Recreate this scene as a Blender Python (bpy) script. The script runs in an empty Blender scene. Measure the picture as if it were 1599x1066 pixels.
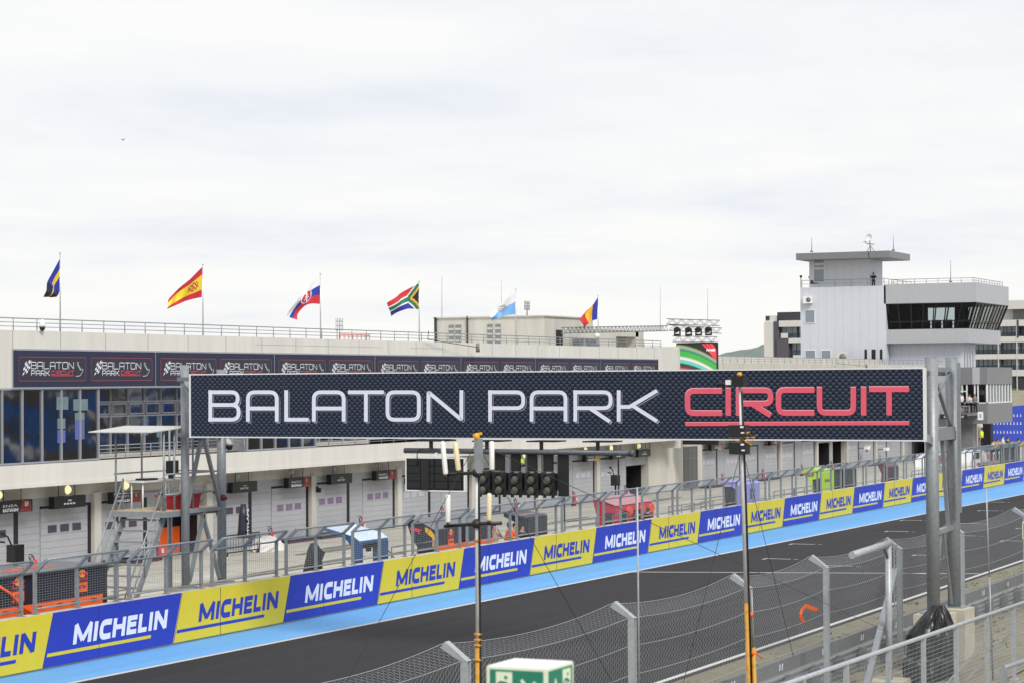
import bpy, bmesh, math, random
from mathutils import Vector, Matrix, noise as mnoise
random.seed(7)
SC = bpy.context.scene
COL = SC.collection
R = math.radians
PI = math.pi

# ------------------------------------------------------------------ helpers
def lin(h, k=1.0):
    h = h.lstrip('#')
    o = []
    for i in (0, 2, 4):
        c = int(h[i:i+2], 16) / 255
        o.append(min(0.95, (c/12.92 if c <= .04045 else ((c+.055)/1.055)**2.4) * k))
    return (*o, 1)

MATS = {}
def mat(name, col, rough=.6, metal=0, var=.12, scale=2.0, bump=0, spec=.5, emit=None, k=1.0, space='Object', stretch=(1, 1, 1), dirt=None):
    """principled with a noise variation of the base colour (and optional bump)"""
    if name in MATS: return MATS[name]
    m = bpy.data.materials.new(name); m.use_nodes = True
    nt = m.node_tree; N = nt.nodes; L = nt.links
    b = N['Principled BSDF']
    c = lin(col, k) if isinstance(col, str) else (*col, 1)
    b.inputs['Roughness'].default_value = rough
    b.inputs['Metallic'].default_value = metal
    b.inputs['Specular IOR Level'].default_value = spec
    b.inputs['Base Color'].default_value = c
    if emit:
        b.inputs['Emission Color'].default_value = c
        b.inputs['Emission Strength'].default_value = emit
    if var or bump:
        if space == 'World':
            g = N.new('ShaderNodeNewGeometry'); src = g.outputs['Position']
        else:
            t = N.new('ShaderNodeTexCoord'); src = t.outputs['Object']
        mp = N.new('ShaderNodeMapping'); mp.inputs['Scale'].default_value = stretch
        L.new(src, mp.inputs[0])
        n = N.new('ShaderNodeTexNoise'); n.inputs['Scale'].default_value = scale
        n.inputs['Detail'].default_value = 6; n.inputs['Roughness'].default_value = .65
        L.new(mp.outputs[0], n.inputs['Vector'])
        if var:
            r = N.new('ShaderNodeValToRGB')
            r.color_ramp.elements[0].position = .3; r.color_ramp.elements[1].position = .7
            lo = tuple(x*(1-var) for x in c[:3]); hi = tuple(min(.95, x*(1+var)) for x in c[:3])
            if dirt: lo = tuple(x for x in lin(dirt)[:3])
            r.color_ramp.elements[0].color = (*lo, 1); r.color_ramp.elements[1].color = (*hi, 1)
            L.new(n.outputs['Fac'], r.inputs[0]); L.new(r.outputs[0], b.inputs['Base Color'])
        if bump:
            bp = N.new('ShaderNodeBump'); bp.inputs['Strength'].default_value = bump
            bp.inputs['Distance'].default_value = .02
            L.new(n.outputs['Fac'], bp.inputs['Height']); L.new(bp.outputs[0], b.inputs['Normal'])
    MATS[name] = m
    return m

class MB:
    def __init__(s): s.v = []; s.f = []; s.m = []; s.s = []
    def add(s, vs, fs, mi=0, smooth=False):
        o = len(s.v); s.v += [tuple(v) for v in vs]
        for f in fs: s.f.append(tuple(i+o for i in f)); s.m.append(mi); s.s.append(smooth)
        return s
    def box(s, a, b, mi=0):
        (x0, y0, z0), (x1, y1, z1) = a, b
        return s.add([(x0,y0,z0),(x1,y0,z0),(x1,y1,z0),(x0,y1,z0),(x0,y0,z1),(x1,y0,z1),(x1,y1,z1),(x0,y1,z1)],
              [(3,2,1,0),(4,5,6,7),(0,1,5,4),(1,2,6,5),(2,3,7,6),(3,0,4,7)], mi)
    def hexa(s, q0, q1, mi=0):      # two quads (4 points each, matching order)
        return s.add(list(q0)+list(q1), [(3,2,1,0),(4,5,6,7),(0,1,5,4),(1,2,6,5),(2,3,7,6),(3,0,4,7)], mi)
    def bar(s, p, q, w, h, mi=0, up=(0,0,1)):
        p = Vector(p); q = Vector(q); d = (q-p).normalized(); u = Vector(up)
        if abs(d.dot(u)) > .98: u = Vector((1,0,0))
        r = d.cross(u).normalized()*w/2; u = r.cross(d).normalized()*h/2
        return s.hexa([p-r-u, p+r-u, p+r+u, p-r+u], [q-r-u, q+r-u, q+r+u, q-r+u], mi)
    def tube(s, pts, r, n=8, mi=0, cap=True, smooth=True, ref=None):
        pts = [Vector(p) for p in pts]; k = len(pts); rs = r if isinstance(r, (list, tuple)) else [r]*k
        vs = []; fs = []; ref = Vector(ref) if ref else None
        for i, p in enumerate(pts):
            d = (pts[min(i+1, k-1)]-pts[max(i-1, 0)])
            d = d.normalized() if d.length > 1e-9 else Vector((0,0,1))
            if ref is None:
                ref = Vector((0,0,1)) if abs(d.z) < .9 else Vector((1,0,0))
            if abs(d.dot(ref)) > .985: ref = Vector((1,0,0)) if abs(d.x) < .7 else Vector((0,1,0))
            a = d.cross(ref).normalized(); b = d.cross(a).normalized()
            for j in range(n):
                t = 2*PI*j/n; vs.append(p+(a*math.cos(t)+b*math.sin(t))*rs[i])
        for i in range(k-1):
            for j in range(n):
                fs.append((i*n+j, i*n+(j+1) % n, (i+1)*n+(j+1) % n, (i+1)*n+j))
        s.add(vs, fs, mi, smooth)
        if cap:
            o = len(s.v)-k*n
            s.f.append(tuple(range(o+n-1, o-1, -1))); s.m.append(mi); s.s.append(False)
            s.f.append(tuple(range(o+(k-1)*n, o+k*n))); s.m.append(mi); s.s.append(False)
        return s
    def lathe(s, prof, c, n=20, mi=0, axis='z', smooth=True):
        vs = []; fs = []; c = Vector(c)
        for (r, h) in prof:
            for j in range(n):
                t = 2*PI*j/n; x, y = r*math.cos(t), r*math.sin(t)
                v = {'z': (x, y, h), 'y': (x, h, y), 'x': (h, x, y)}[axis]
                vs.append(c+Vector(v))
        for i in range(len(prof)-1):
            for j in range(n): fs.append((i*n+j, i*n+(j+1) % n, (i+1)*n+(j+1) % n, (i+1)*n+j))
        fs.append(tuple(range(n-1, -1, -1))); fs.append(tuple(range((len(prof)-1)*n, len(prof)*n)))
        return s.add(vs, fs, mi, smooth)
    def ball(s, c, rad, n=10, mi=0):
        if not isinstance(rad, (tuple, list)): rad = (rad,)*3
        vs = []; fs = []; m = n//2+1
        for i in range(m+1):
            a = -PI/2+PI*i/m
            for j in range(n):
                t = 2*PI*j/n
                vs.append((c[0]+rad[0]*math.cos(a)*math.cos(t), c[1]+rad[1]*math.cos(a)*math.sin(t), c[2]+rad[2]*math.sin(a)))
        for i in range(m):
            for j in range(n): fs.append((i*n+j, i*n+(j+1) % n, (i+1)*n+(j+1) % n, (i+1)*n+j))
        return s.add(vs, fs, mi, True)
    def poly(s, pts, mi=0): return s.add(pts, [tuple(range(len(pts)))], mi)
    def prism(s, p2, fn, d0, d1, mi=0):
        n = len(p2)
        vs = [fn(a, b, d0) for a, b in p2]+[fn(a, b, d1) for a, b in p2]
        return s.add(vs, [tuple(range(n-1, -1, -1)), tuple(range(n, 2*n))]+[(i, (i+1) % n, (i+1) % n+n, i+n) for i in range(n)], mi)
    def flat(s, vf, fn, d, mi=0):    # vf = (2d verts, faces)
        return s.add([fn(a, b, d) for a, b in vf[0]], vf[1], mi)
    def build(s, name, mats, parent=None, keep=False):
        me = bpy.data.meshes.new(name)
        o = Vector(parent_origin(parent)) if parent and not keep else Vector((0,0,0))
        me.from_pydata([Vector(v)-o for v in s.v], [], s.f)
        for m in (mats if isinstance(mats, (list, tuple)) else [mats]): me.materials.append(m)
        me.polygons.foreach_set('material_index', s.m)
        me.polygons.foreach_set('use_smooth', s.s)
        bm = bmesh.new(); bm.from_mesh(me); bmesh.ops.recalc_face_normals(bm, faces=bm.faces); bm.to_mesh(me); bm.free()
        ob = bpy.data.objects.new(name, me); COL.objects.link(ob)
        if parent: ob.parent = parent
        return ob

ORG = {}
def parent_origin(p):
    o = Vector((0,0,0))
    while p is not None:
        o += Vector(ORG.get(p.name, (0,0,0))); p = p.parent
    return o

def thing(name, label, cat, loc=(0,0,0), group=None):
    o = bpy.data.objects.new(name, None); COL.objects.link(o); o.location = loc
    o.empty_display_size = .2
    ORG[o.name] = tuple(loc)
    o['label'] = label; o['category'] = cat
    if group: o['group'] = group
    return o
def tag(o, label, cat, group=None):
    o['label'] = label; o['category'] = cat
    if group: o['group'] = group
    return o
def struct(o): o['kind'] = 'structure'; return o
def stuff(o): o['kind'] = 'stuff'; return o
def kids(o): return [c for c in list(CHILD.get(o.name, []))] if False else list(o.children)
def dup(root, loc, label, rz=None, group=None):
    r = root.copy(); COL.objects.link(r); r.location = loc; ORG[r.name] = tuple(loc)
    if rz is not None: r.rotation_euler = (0,0,rz)
    r['label'] = label
    if group: r['group'] = group
    for c in list(root.children):
        k = c.copy(); COL.objects.link(k); k.parent = r
        for g in list(c.children):
            q = g.copy(); COL.objects.link(q); q.parent = k
    return r

# lettering ---------------------------------------------------------------
def rounded(pts, rad, closed=False, seg=6):
    if rad <= 0: return list(pts)
    out = []; n = len(pts)
    for i, p in enumerate(pts):
        if not closed and i in (0, n-1): out.append(p); continue
        a = Vector(pts[(i-1) % n]); b = Vector(p); c = Vector(pts[(i+1) % n])
        la, lc = (a-b).length, (c-b).length
        r = min(rad, la*.49, lc*.49)
        u = (a-b).normalized()*r; w = (c-b).normalized()*r
        for k in range(seg+1):
            t = k/seg; q = b+u*(1-t)**2+w*t**2
            out.append((q.x, q.y))
    return out
def stroke(pts, w, rad=0, closed=False, off=(0, 0)):
    """thick polyline -> (2d verts, quads)"""
    p = [Vector(q)+Vector(off) for q in rounded(pts, rad, closed)]
    n = len(p); L = []; Rr = []
    for i in range(n):
        a = p[(i-1) % n] if (closed or i > 0) else None
        c = p[(i+1) % n] if (closed or i < n-1) else None
        d1 = (p[i]-a).normalized() if a is not None and (p[i]-a).length > 1e-9 else None
        d2 = (c-p[i]).normalized() if c is not None and (c-p[i]).length > 1e-9 else None
        if d1 is None: d1 = d2
        if d2 is None: d2 = d1
        nrm = Vector((-d1.y-d2.y, d1.x+d2.x))
        nrm = nrm.normalized() if nrm.length > 1e-6 else Vector((-d1.y, d1.x))
        cs = max(.35, nrm.dot(Vector((-d1.y, d1.x))))
        L.append(p[i]+nrm*w/2/cs); Rr.append(p[i]-nrm*w/2/cs)
    m = n if closed else n-1
    return [(v.x, v.y) for v in L+Rr], [(i, (i+1) % n, n+(i+1) % n, n+i) for i in range(m)]
def glyph(ch, W, H, s, rad):
    """techno letter: list of (points, closed, radius), stroke centre lines inside a W x H box"""
    l, r, b, t, m = s/2, W-s/2, s/2, H-s/2, H*.47
    c = W/2
    g = {
     'B': [([(0,t),(r-.03*W,t),(r-.03*W,H*.53),(l,H*.53)],0,rad),([(l,H*.53),(r,H*.53),(r,b),(0,b)],0,rad),([(l,0),(l,H)],0,0)],
     'A': [([(l,0),(l,t),(r,t),(r,0)],0,rad),([(l,m-.05*H),(r,m-.05*H)],0,0)],
     'L': [([(l,H),(l,b),(W,b)],0,0)],
     'T': [([(0,t),(W,t)],0,0),([(c,t),(c,0)],0,0)],
     'O': [([(l,b),(l,t),(r,t),(r,b)],1,rad)],
     'N': [([(l,0),(l,t),(r,b),(r,H)],0,rad*.25)],
     'P': [([(0,t),(r,t),(r,m-.04*H),(l,m-.04*H)],0,rad),([(l,0),(l,H)],0,0)],
     'R': [([(0,t),(r,t),(r,m-.04*H),(l,m-.04*H)],0,rad),([(l,0),(l,H)],0,0),([(W*.42,m-.04*H),(W*.93,0)],0,0)],
     'K': [([(l,0),(l,H)],0,0),([(l,m),(W*.3,m),(W*.95,H-s*.1)],0,0),([(W*.36,m+.05*H),(W*.95,s*.1)],0,0)],
     'C': [([(W,t),(l,t),(l,b),(W,b)],0,rad)],
     'I': [([(c,0),(c,H)],0,0)],
     'U': [([(l,H),(l,b),(r,b),(r,H)],0,rad)],
    }[ch]
    return g
TXT = {}
def text2d(body, h, shear=0, bold=0, align='LEFT', width=None):
    """built-in font -> (2d verts, faces) with cap height h; optionally squeezed to a width"""
    key = (body, h, shear, bold, align, width)
    if key in TXT: return TXT[key]
    cu = bpy.data.curves.new('lettering_curve', 'FONT'); cu.body = body; cu.size = 1
    cu.shear = shear; cu.offset = bold; cu.fill_mode = 'BOTH'; cu.resolution_u = 2
    ob = bpy.data.objects.new('lettering_curve', cu); COL.objects.link(ob)
    dg = bpy.context.evaluated_depsgraph_get()
    me = bpy.data.meshes.new_from_object(ob.evaluated_get(dg))
    vs = [(v.co.x, v.co.y) for v in me.vertices]; fs = [tuple(p.vertices) for p in me.polygons]
    bpy.data.objects.remove(ob); bpy.data.curves.remove(cu); bpy.data.meshes.remove(me)
    x0 = min(v[0] for v in vs); x1 = max(v[0] for v in vs); y0 = min(v[1] for v in vs); y1 = max(v[1] for v in vs)
    sy = h/(y1-y0); sx = sy if width is None else width/(x1-x0)
    ox = x0 if align == 'LEFT' else (x0+x1)/2
    vs = [((x-ox)*sx, (y-y0)*sy) for x, y in vs]
    TXT[key] = (vs, fs); return TXT[key]
def moved(vf, dx, dy): return [(x+dx, y+dy) for x, y in vf[0]], vf[1]
def disc2(cx, cy, rx, ry=None, n=20):
    ry = ry or rx
    return [(cx+rx*math.cos(2*PI*i/n), cy+ry*math.sin(2*PI*i/n)) for i in range(n)]
def rrect(x0, x1, y0, y1): return [(x0,y0),(x1,y0),(x1,y1),(x0,y1)]
def facing_track(Y):            # plane facing -Y : a = X, b = Z, d = distance in front
    return lambda a, b, d: (a, Y-d, b)
def facing_back(X):             # plane facing -X : a = -Y, b = Z
    return lambda a, b, d: (X-d, -a, b)

# camera geometry (measured from the photograph's vanishing points) ----------
F_PX, CAM_H = 3554.0, 7.5
_dx = Vector((1666, 50, 3554)).normalized()
_dy = Vector((-7587, 113, 3554)); _dy = (_dy-_dx*_dy.dot(_dx)).normalized()
_dz = _dy.cross(_dx)
if _dz.y > 0: _dz = -_dz
def at(px, py, X=None, Y=None, Z=None):
    c = Vector((px-799.5, py-533, F_PX)); r = Vector((_dx.dot(c), _dy.dot(c), _dz.dot(c)))
    t = X/r.x if X is not None else Y/r.y if Y is not None else (Z-CAM_H)/r.z
    return Vector((0, 0, CAM_H))+r*t

# ------------------------------------------------------------------ materials
M = {}
M['concrete'] = mat('pale_concrete', '#d1cfc9', .85, var=.07, scale=.6, bump=.15, k=.98, stretch=(2.2,1,.22), space='World')
M['concrete2'] = mat('grey_concrete', '#c6c3ba', .85, var=.13, scale=.7, bump=.2, k=.9, stretch=(1.6,1.6,.25), space='World')
M['plinth'] = mat('block_concrete', '#c9c4b2', .9, var=.15, scale=2.5, bump=.3, k=.8)
M['shutter'] = mat('door_grey', '#b2b4ba', .5, var=.06, scale=1.2, k=.85)
M['shutter2'] = mat('wall_panel_grey', '#adb0b6', .5, var=.06, scale=1.2, k=.85)
M['dark'] = mat('near_black', '#17181b', .6, var=.2, scale=4)
M['black'] = mat('black_plastic', '#1b1c1e', .45, var=.15, scale=5)
M['rubber'] = mat('black_rubber', '#222224', .8, var=.2, scale=5)
M['galv'] = mat('galvanised_steel', '#a9afb4', .45, .25, var=.14, scale=9, k=.68)
M['galv_light'] = mat('bright_galvanised_steel', '#b4babf', .42, .2, var=.14, scale=9, k=.82)
M['galv_dark'] = mat('weathered_steel', '#8b9196', .5, .25, var=.16, scale=7, k=.66)
M['wire'] = mat('fence_wire', '#a4a9ad', .5, .2, var=0)
M['pole_grey'] = mat('pale_pole_grey', '#c6c9cc', .45, .1, var=.08, scale=6, k=.95)
M['white'] = mat('white_paint', '#f0f0ee', .5, var=.05, scale=3, k=.9)
M['cream'] = mat('cream_plastic', '#ece0b8', .45, var=.07, scale=4, k=.9)
M['yellow'] = mat('yellow_paint', '#e0a320', .5, var=.12, scale=6)
M['orange'] = mat('orange_paint', '#f0641e', .5, var=.08, scale=3)
M['red'] = mat('red_paint', '#b02a35', .45, var=.1, scale=3)
M['extred'] = mat('extinguisher_red', '#c4202c', .35, var=.06)
M['navy'] = mat('navy_panel', '#1b2030', .4, var=.12, scale=2)
M['frame'] = mat('window_frame_aluminium', '#a9adb5', .4, .4, var=.05)
M['wframe'] = mat('white_window_frame', '#e6e7e8', .4, var=.03, k=.9)
M['skin'] = mat('skin', '#b58a74', .6, var=.06, scale=8)
M['hair'] = mat('dark_hair', '#2a211c', .8, var=.2, scale=9)
M['cloth_white'] = mat('white_cotton', '#e6e2ea', .9, var=.05, k=.9)
M['cloth_dark'] = mat('dark_cotton', '#20222a', .9, var=.15)
M['cloth_orange'] = mat('orange_shirt', '#e8602a', .85, var=.1)
M['cloth_grey'] = mat('grey_cotton', '#7d7772', .9, var=.1)
M['cloth_tan'] = mat('tan_cotton', '#b79b84', .9, var=.1)
M['hivis'] = mat('hi_vis_yellow', '#d6ec2a', .7, var=.05)
M['eye'] = mat('eye_dark', '#15100d', .3, var=0)

def glass(name, col, rough=.04, ior=1.75, bump=.06, scale=1.2):
    m = mat(name, col, rough, var=0); b = m.node_tree.nodes['Principled BSDF']
    b.inputs['IOR'].default_value = ior; b.inputs['Specular IOR Level'].default_value = .6
    nt = m.node_tree; t = nt.nodes.new('ShaderNodeTexCoord'); n = nt.nodes.new('ShaderNodeTexNoise')
    n.inputs['Scale'].default_value = scale; n.inputs['Detail'].default_value = 1
    bp = nt.nodes.new('ShaderNodeBump'); bp.inputs['Strength'].default_value = bump; bp.inputs['Distance'].default_value = .05
    nt.links.new(t.outputs['Object'], n.inputs['Vector']); nt.links.new(n.outputs['Fac'], bp.inputs['Height'])
    nt.links.new(bp.outputs[0], b.inputs['Normal'])
    return m
M['glass'] = glass('dark_window_glass', '#0b0e13', ior=2.9, bump=.10, scale=.9)
M['hotel_glass'] = glass('hotel_glass', '#7c8894', ior=1.6)
def tinted(name, col, tr=.5):
    m = bpy.data.materials.new(name); m.use_nodes = True; nt = m.node_tree; N = nt.nodes
    for n in list(N):
        if n.type != 'OUTPUT_MATERIAL': N.remove(n)
    out = N['Material Output']
    t = N.new('ShaderNodeBsdfTransparent'); t.inputs[0].default_value = lin(col)
    g = N.new('ShaderNodeBsdfGlossy'); g.inputs['Roughness'].default_value = .03; g.inputs[0].default_value = (.8,.85,.9,1)
    mx = N.new('ShaderNodeMixShader'); fr = N.new('ShaderNodeFresnel'); fr.inputs[0].default_value = 1.3
    nt.links.new(fr.outputs[0], mx.inputs[0]); nt.links.new(t.outputs[0], mx.inputs[1]); nt.links.new(g.outputs[0], mx.inputs[2])
    nt.links.new(mx.outputs[0], out.inputs[0]); return m
M['tint'] = tinted('tinted_glass', '#d6dcde')

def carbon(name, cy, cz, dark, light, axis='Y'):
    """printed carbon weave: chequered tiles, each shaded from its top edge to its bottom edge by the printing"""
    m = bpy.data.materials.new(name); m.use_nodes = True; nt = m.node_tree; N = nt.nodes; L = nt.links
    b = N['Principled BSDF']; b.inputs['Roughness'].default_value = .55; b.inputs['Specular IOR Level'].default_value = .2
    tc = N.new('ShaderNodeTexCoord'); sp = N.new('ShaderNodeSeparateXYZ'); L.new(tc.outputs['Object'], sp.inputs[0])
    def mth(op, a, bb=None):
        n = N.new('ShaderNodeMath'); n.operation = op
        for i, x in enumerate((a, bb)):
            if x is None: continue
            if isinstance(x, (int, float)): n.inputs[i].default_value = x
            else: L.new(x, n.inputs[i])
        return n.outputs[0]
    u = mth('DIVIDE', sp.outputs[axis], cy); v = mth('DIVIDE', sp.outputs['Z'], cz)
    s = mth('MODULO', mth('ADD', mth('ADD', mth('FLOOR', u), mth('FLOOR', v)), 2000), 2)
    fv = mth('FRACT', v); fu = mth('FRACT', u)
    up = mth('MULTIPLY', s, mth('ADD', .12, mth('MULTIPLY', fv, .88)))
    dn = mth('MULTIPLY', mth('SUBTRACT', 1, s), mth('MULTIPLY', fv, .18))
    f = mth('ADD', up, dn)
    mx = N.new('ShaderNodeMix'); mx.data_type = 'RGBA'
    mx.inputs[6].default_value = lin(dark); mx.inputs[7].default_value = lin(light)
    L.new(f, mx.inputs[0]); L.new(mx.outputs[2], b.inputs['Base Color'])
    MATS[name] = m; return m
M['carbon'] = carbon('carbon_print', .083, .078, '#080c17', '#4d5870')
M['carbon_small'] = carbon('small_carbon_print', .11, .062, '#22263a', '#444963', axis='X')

# ------------------------------------------------------------------ camera
cam = bpy.data.cameras.new('camera'); cam.sensor_width = 36; cam.lens = 36*F_PX/1599
cam.clip_start = .5; cam.clip_end = 6000
co = bpy.data.objects.new('camera', cam); COL.objects.link(co); SC.camera = co
rt = Vector((_dx.x, _dy.x, _dz.x)); dn = Vector((_dx.y, _dy.y, _dz.y)); fw = Vector((_dx.z, _dy.z, _dz.z))
co.matrix_world = Matrix(((rt.x, -dn.x, -fw.x, 0), (rt.y, -dn.y, -fw.y, 0), (rt.z, -dn.z, -fw.z, CAM_H), (0,0,0,1)))
cam.dof.use_dof = True; cam.dof.focus_distance = 62; cam.dof.aperture_fstop = 5.6

# ------------------------------------------------------------------ light and sky
SUN_EL, SUN_DIR = R(43), Vector((-.62, -.78, 0)).normalized()
w = bpy.data.worlds.new('World'); SC.world = w; w.use_nodes = True
nt = w.node_tree; N = nt.nodes; L = nt.links
bg = N['Background']; bg.inputs[1].default_value = 1
sky = N.new('ShaderNodeTexSky'); sky.sky_type = 'NISHITA'; sky.sun_disc = False
sky.sun_elevation = SUN_EL; sky.sun_rotation = math.atan2(SUN_DIR.x, SUN_DIR.y)
tc = N.new('ShaderNodeTexCoord'); sp = N.new('ShaderNodeSeparateXYZ'); L.new(tc.outputs['Generated'], sp.inputs[0])
def wm(op, a, b=None, c=None):
    n = N.new('ShaderNodeMath'); n.operation = op
    for i, x in enumerate((a, b, c)):
        if x is None: continue
        if isinstance(x, (int, float)): n.inputs[i].default_value = x
        else: L.new(x, n.inputs[i])
    return n.outputs[0]
den = wm('ADD', wm('MAXIMUM', sp.outputs['Z'], 0), .07)
cx = N.new('ShaderNodeCombineXYZ'); L.new(wm('DIVIDE', sp.outputs['X'], den), cx.inputs[0]); L.new(wm('DIVIDE', sp.outputs['Y'], den), cx.inputs[1])
n1 = N.new('ShaderNodeTexNoise'); n1.inputs['Scale'].default_value = .62; n1.inputs['Detail'].default_value = 9; n1.inputs['Roughness'].default_value = .6
n1.inputs['Distortion'].default_value = .15
L.new(cx.outputs[0], n1.inputs['Vector'])
rp = N.new('ShaderNodeValToRGB'); e = rp.color_ramp.elements
e[0].position = .33; e[0].color = (.440,.456,.493,1)
e[1].position = .62; e[1].color = (.532,.530,.520,1)
x = e.new(.47); x.color = (.496,.500,.513,1)
L.new(wm('ADD', n1.outputs['Fac'], wm('MULTIPLY', wm('SUBTRACT', 1, wm('MINIMUM', wm('MULTIPLY', wm('MAXIMUM', sp.outputs['Z'], 0), 14), 1)), .16)), rp.inputs[0])
ss = N.new('ShaderNodeVectorMath'); ss.operation = 'SCALE'; ss.inputs['Scale'].default_value = .10; L.new(sky.outputs[0], ss.inputs[0])
mx = N.new('ShaderNodeMix'); mx.data_type = 'RGBA'; mx.inputs[0].default_value = .96
L.new(ss.outputs[0], mx.inputs[6]); L.new(rp.outputs[0], mx.inputs[7]); L.new(mx.outputs[2], bg.inputs[0])
sun = bpy.data.lights.new('sun', 'SUN'); sun.energy = 1.5; sun.angle = R(18); sun.color = (1, .97, .92)
so = bpy.data.objects.new('sun', sun); COL.objects.link(so)
sd = Vector((SUN_DIR.x*math.cos(SUN_EL), SUN_DIR.y*math.cos(SUN_EL), math.sin(SUN_EL)))
so.rotation_euler = sd.to_track_quat('Z', 'Y').to_euler(); so.location = sd*400
SC.view_settings.view_transform = 'Standard'; SC.view_settings.look = 'None'
SC.view_settings.gamma = 1; SC.view_settings.exposure = .88
SC.cycles.max_bounces = 6; SC.cycles.transparent_max_bounces = 12
# ================================================================== SETTING
M['asphalt'] = mat('race_asphalt', '#2e2d30', .85, spec=.25, var=.2, scale=.35, bump=.12, k=.9, stretch=(.12, 1.6, 1), space='World')
M['pit_floor'] = mat('pit_lane_concrete', '#cbc7bb', .8, var=.10, scale=.45, bump=.1, k=.74, stretch=(.25, 1, 1), space='World')
M['runoff_blue'] = mat('blue_runoff_paint', '#74bafa', .6, var=.05, scale=.7, k=.74, stretch=(.2,1,1), space='World')
M['line_white'] = mat('road_line_white', '#f2f2ee', .6, var=.06, scale=3, k=.62, space='World')
M['gravel'] = mat('gravel', '#a39a84', .95, var=.3, scale=1.7, bump=.6, k=.6, space='World', dirt='#7d7562')
M['verge'] = mat('dry_verge', '#9a9382', .95, var=.3, scale=1.6, bump=.6, k=.5, space='World', dirt='#6d6a50')
M['green'] = mat('grass_green', '#6d7f3a', .9, var=.3, scale=3, k=.6)

def streaks(m, y0, amt):
    """rubbered-in lines and paving lanes along the track, plus worn patches"""
    nt = m.node_tree; N = nt.nodes; L = nt.links; b = N['Principled BSDF']
    src = b.inputs['Base Color'].links[0].from_socket
    g = N.new('ShaderNodeNewGeometry'); mp = N.new('ShaderNodeMapping'); mp.inputs['Scale'].default_value = (.012, .9, 1); L.new(g.outputs['Position'], mp.inputs[0])
    n = N.new('ShaderNodeTexNoise'); n.inputs['Scale'].default_value = 1; n.inputs['Detail'].default_value = 5; n.inputs['Roughness'].default_value = .7; L.new(mp.outputs[0], n.inputs['Vector'])
    r = N.new('ShaderNodeMapRange'); r.inputs[1].default_value = .35; r.inputs[2].default_value = .68; r.inputs[3].default_value = 1-amt; r.inputs[4].default_value = 1+amt; L.new(n.outputs['Fac'], r.inputs[0])
    v = N.new('ShaderNodeVectorMath'); v.operation = 'SCALE'; L.new(src, v.inputs[0]); L.new(r.outputs[0], v.inputs['Scale']); L.new(v.outputs[0], b.inputs['Base Color'])
    r2 = N.new('ShaderNodeMapRange'); r2.inputs[1].default_value = .35; r2.inputs[2].default_value = .68; r2.inputs[3].default_value = .72; r2.inputs[4].default_value = .92; L.new(n.outputs['Fac'], r2.inputs[0]); L.new(r2.outputs[0], b.inputs['Roughness'])
streaks(M['asphalt'], 20, .18); streaks(M['runoff_blue'], 20, .10); streaks(M['pit_floor'], 20, .12)
def sheet(name, pts, z, m):
    mb = MB(); mb.poly([(x, y, z) for x, y in pts]); return struct(mb.build(name, m))
mb = MB()                                  # one ground sheet to the horizon, rising towards the spectators' side
ys = [-4000, -40, 8, 11.8, 14, 16.6, 5000]; zs = [.6, .6, .6, .58, .25, -.03, -.03]
for i in range(len(ys)-1):
    mb.add([(-300, ys[i], zs[i]), (5000, ys[i], zs[i]), (5000, ys[i+1], zs[i+1]), (-300, ys[i+1], zs[i+1])], [(0,1,2,3)])
struct(mb.build('ground', M['gravel']))
sheet('roadside_verge', [(-20,16.9),(330,16.9),(330,20.55),(-20,20.55)], -.012, M['verge'])
sheet('race_track', [(-20,20.5),(330,20.5),(330,29.6),(146,32.5),(-20,35.6)], 0, M['asphalt'])
sheet('painted_runoff', [(-20,35.8),(146,32.6),(330,29.8),(330,36.7),(-20,36.7)], .002, M['runoff_blue'])
sheet('track_edge_line', [(-20,35.55),(146,32.42),(330,29.62),(330,29.8),(146,32.6),(-20,35.76)], .005, M['line_white'])
sheet('track_edge_line', [(-20,20.68),(330,20.68),(330,20.86),(-20,20.86)], .005, M['line_white'])
sheet('pit_lane', [(-20,36.95),(330,36.95),(330,56.5),(-20,56.5)], 0, M['pit_floor'])
p = [(82.6,34.3),(86.7,21.6)]
mb = MB(); mb.bar((82.55,34.3,.006),(86.7,20.9,.006),.14,.004); struct(mb.build('start_line', M['line_white']))
mb = MB()
for (x, y) in [(99.42,32.03),(109.22,30.36),(118.05,32.02),(116.35,28.53),(94.91,25.12),(88.32,26.96),(90.9,30.4),(85.9,23.34),(136.92,31.99),(127.96,30.29),(107.28,26.56),(104.63,23.63),(113.5,24.9),(125.5,27.2)]:
    mb.box((x-.05,y-.55,.004),(x+.07,y+.55,.008)); mb.box((x-.5,y+.45,.004),(x-.05,y+.55,.008)); mb.box((x-.12,y-.9,.004),(x-.04,y-.72,.008))
struct(mb.build('grid_slot_markings', M['line_white']))
# joints of the pit lane slabs and a tyre-dark band
M['seam'] = mat('slab_joint', '#8f8a7f', .9, k=.5, var=.2)
mb = MB()
for y in (40.2, 43.6, 47.2, 50.8): mb.box((-20,y,.003),(330,y+.035,.006))
for i in range(60): mb.box((20+i*5.2,37.1,.003),(20+i*5.2+.03,55.2,.0055))
struct(mb.build('pit_lane_slab_joints', M['seam']))
M['stain'] = mat('pit_lane_stain', '#938d82', .9, k=.55, var=.2, scale=1.5)
mb = MB()
rs = random.Random(3)
for i in range(26):
    x = 58+rs.random()*110; y = 41+rs.random()*12; l = 1+rs.random()*3.5; wd = .12+rs.random()*.2; a = rs.uniform(-.12,.12)
    n = 10; mb.poly([(x+l*math.cos(2*PI*k/n)*(1+.2*rs.random()), y+wd*math.sin(2*PI*k/n)*(1+.4*rs.random())+a*l*math.cos(2*PI*k/n), .0075+i*1e-4) for k in range(n)])
struct(mb.build('pit_lane_stains', M['stain']))
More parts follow.
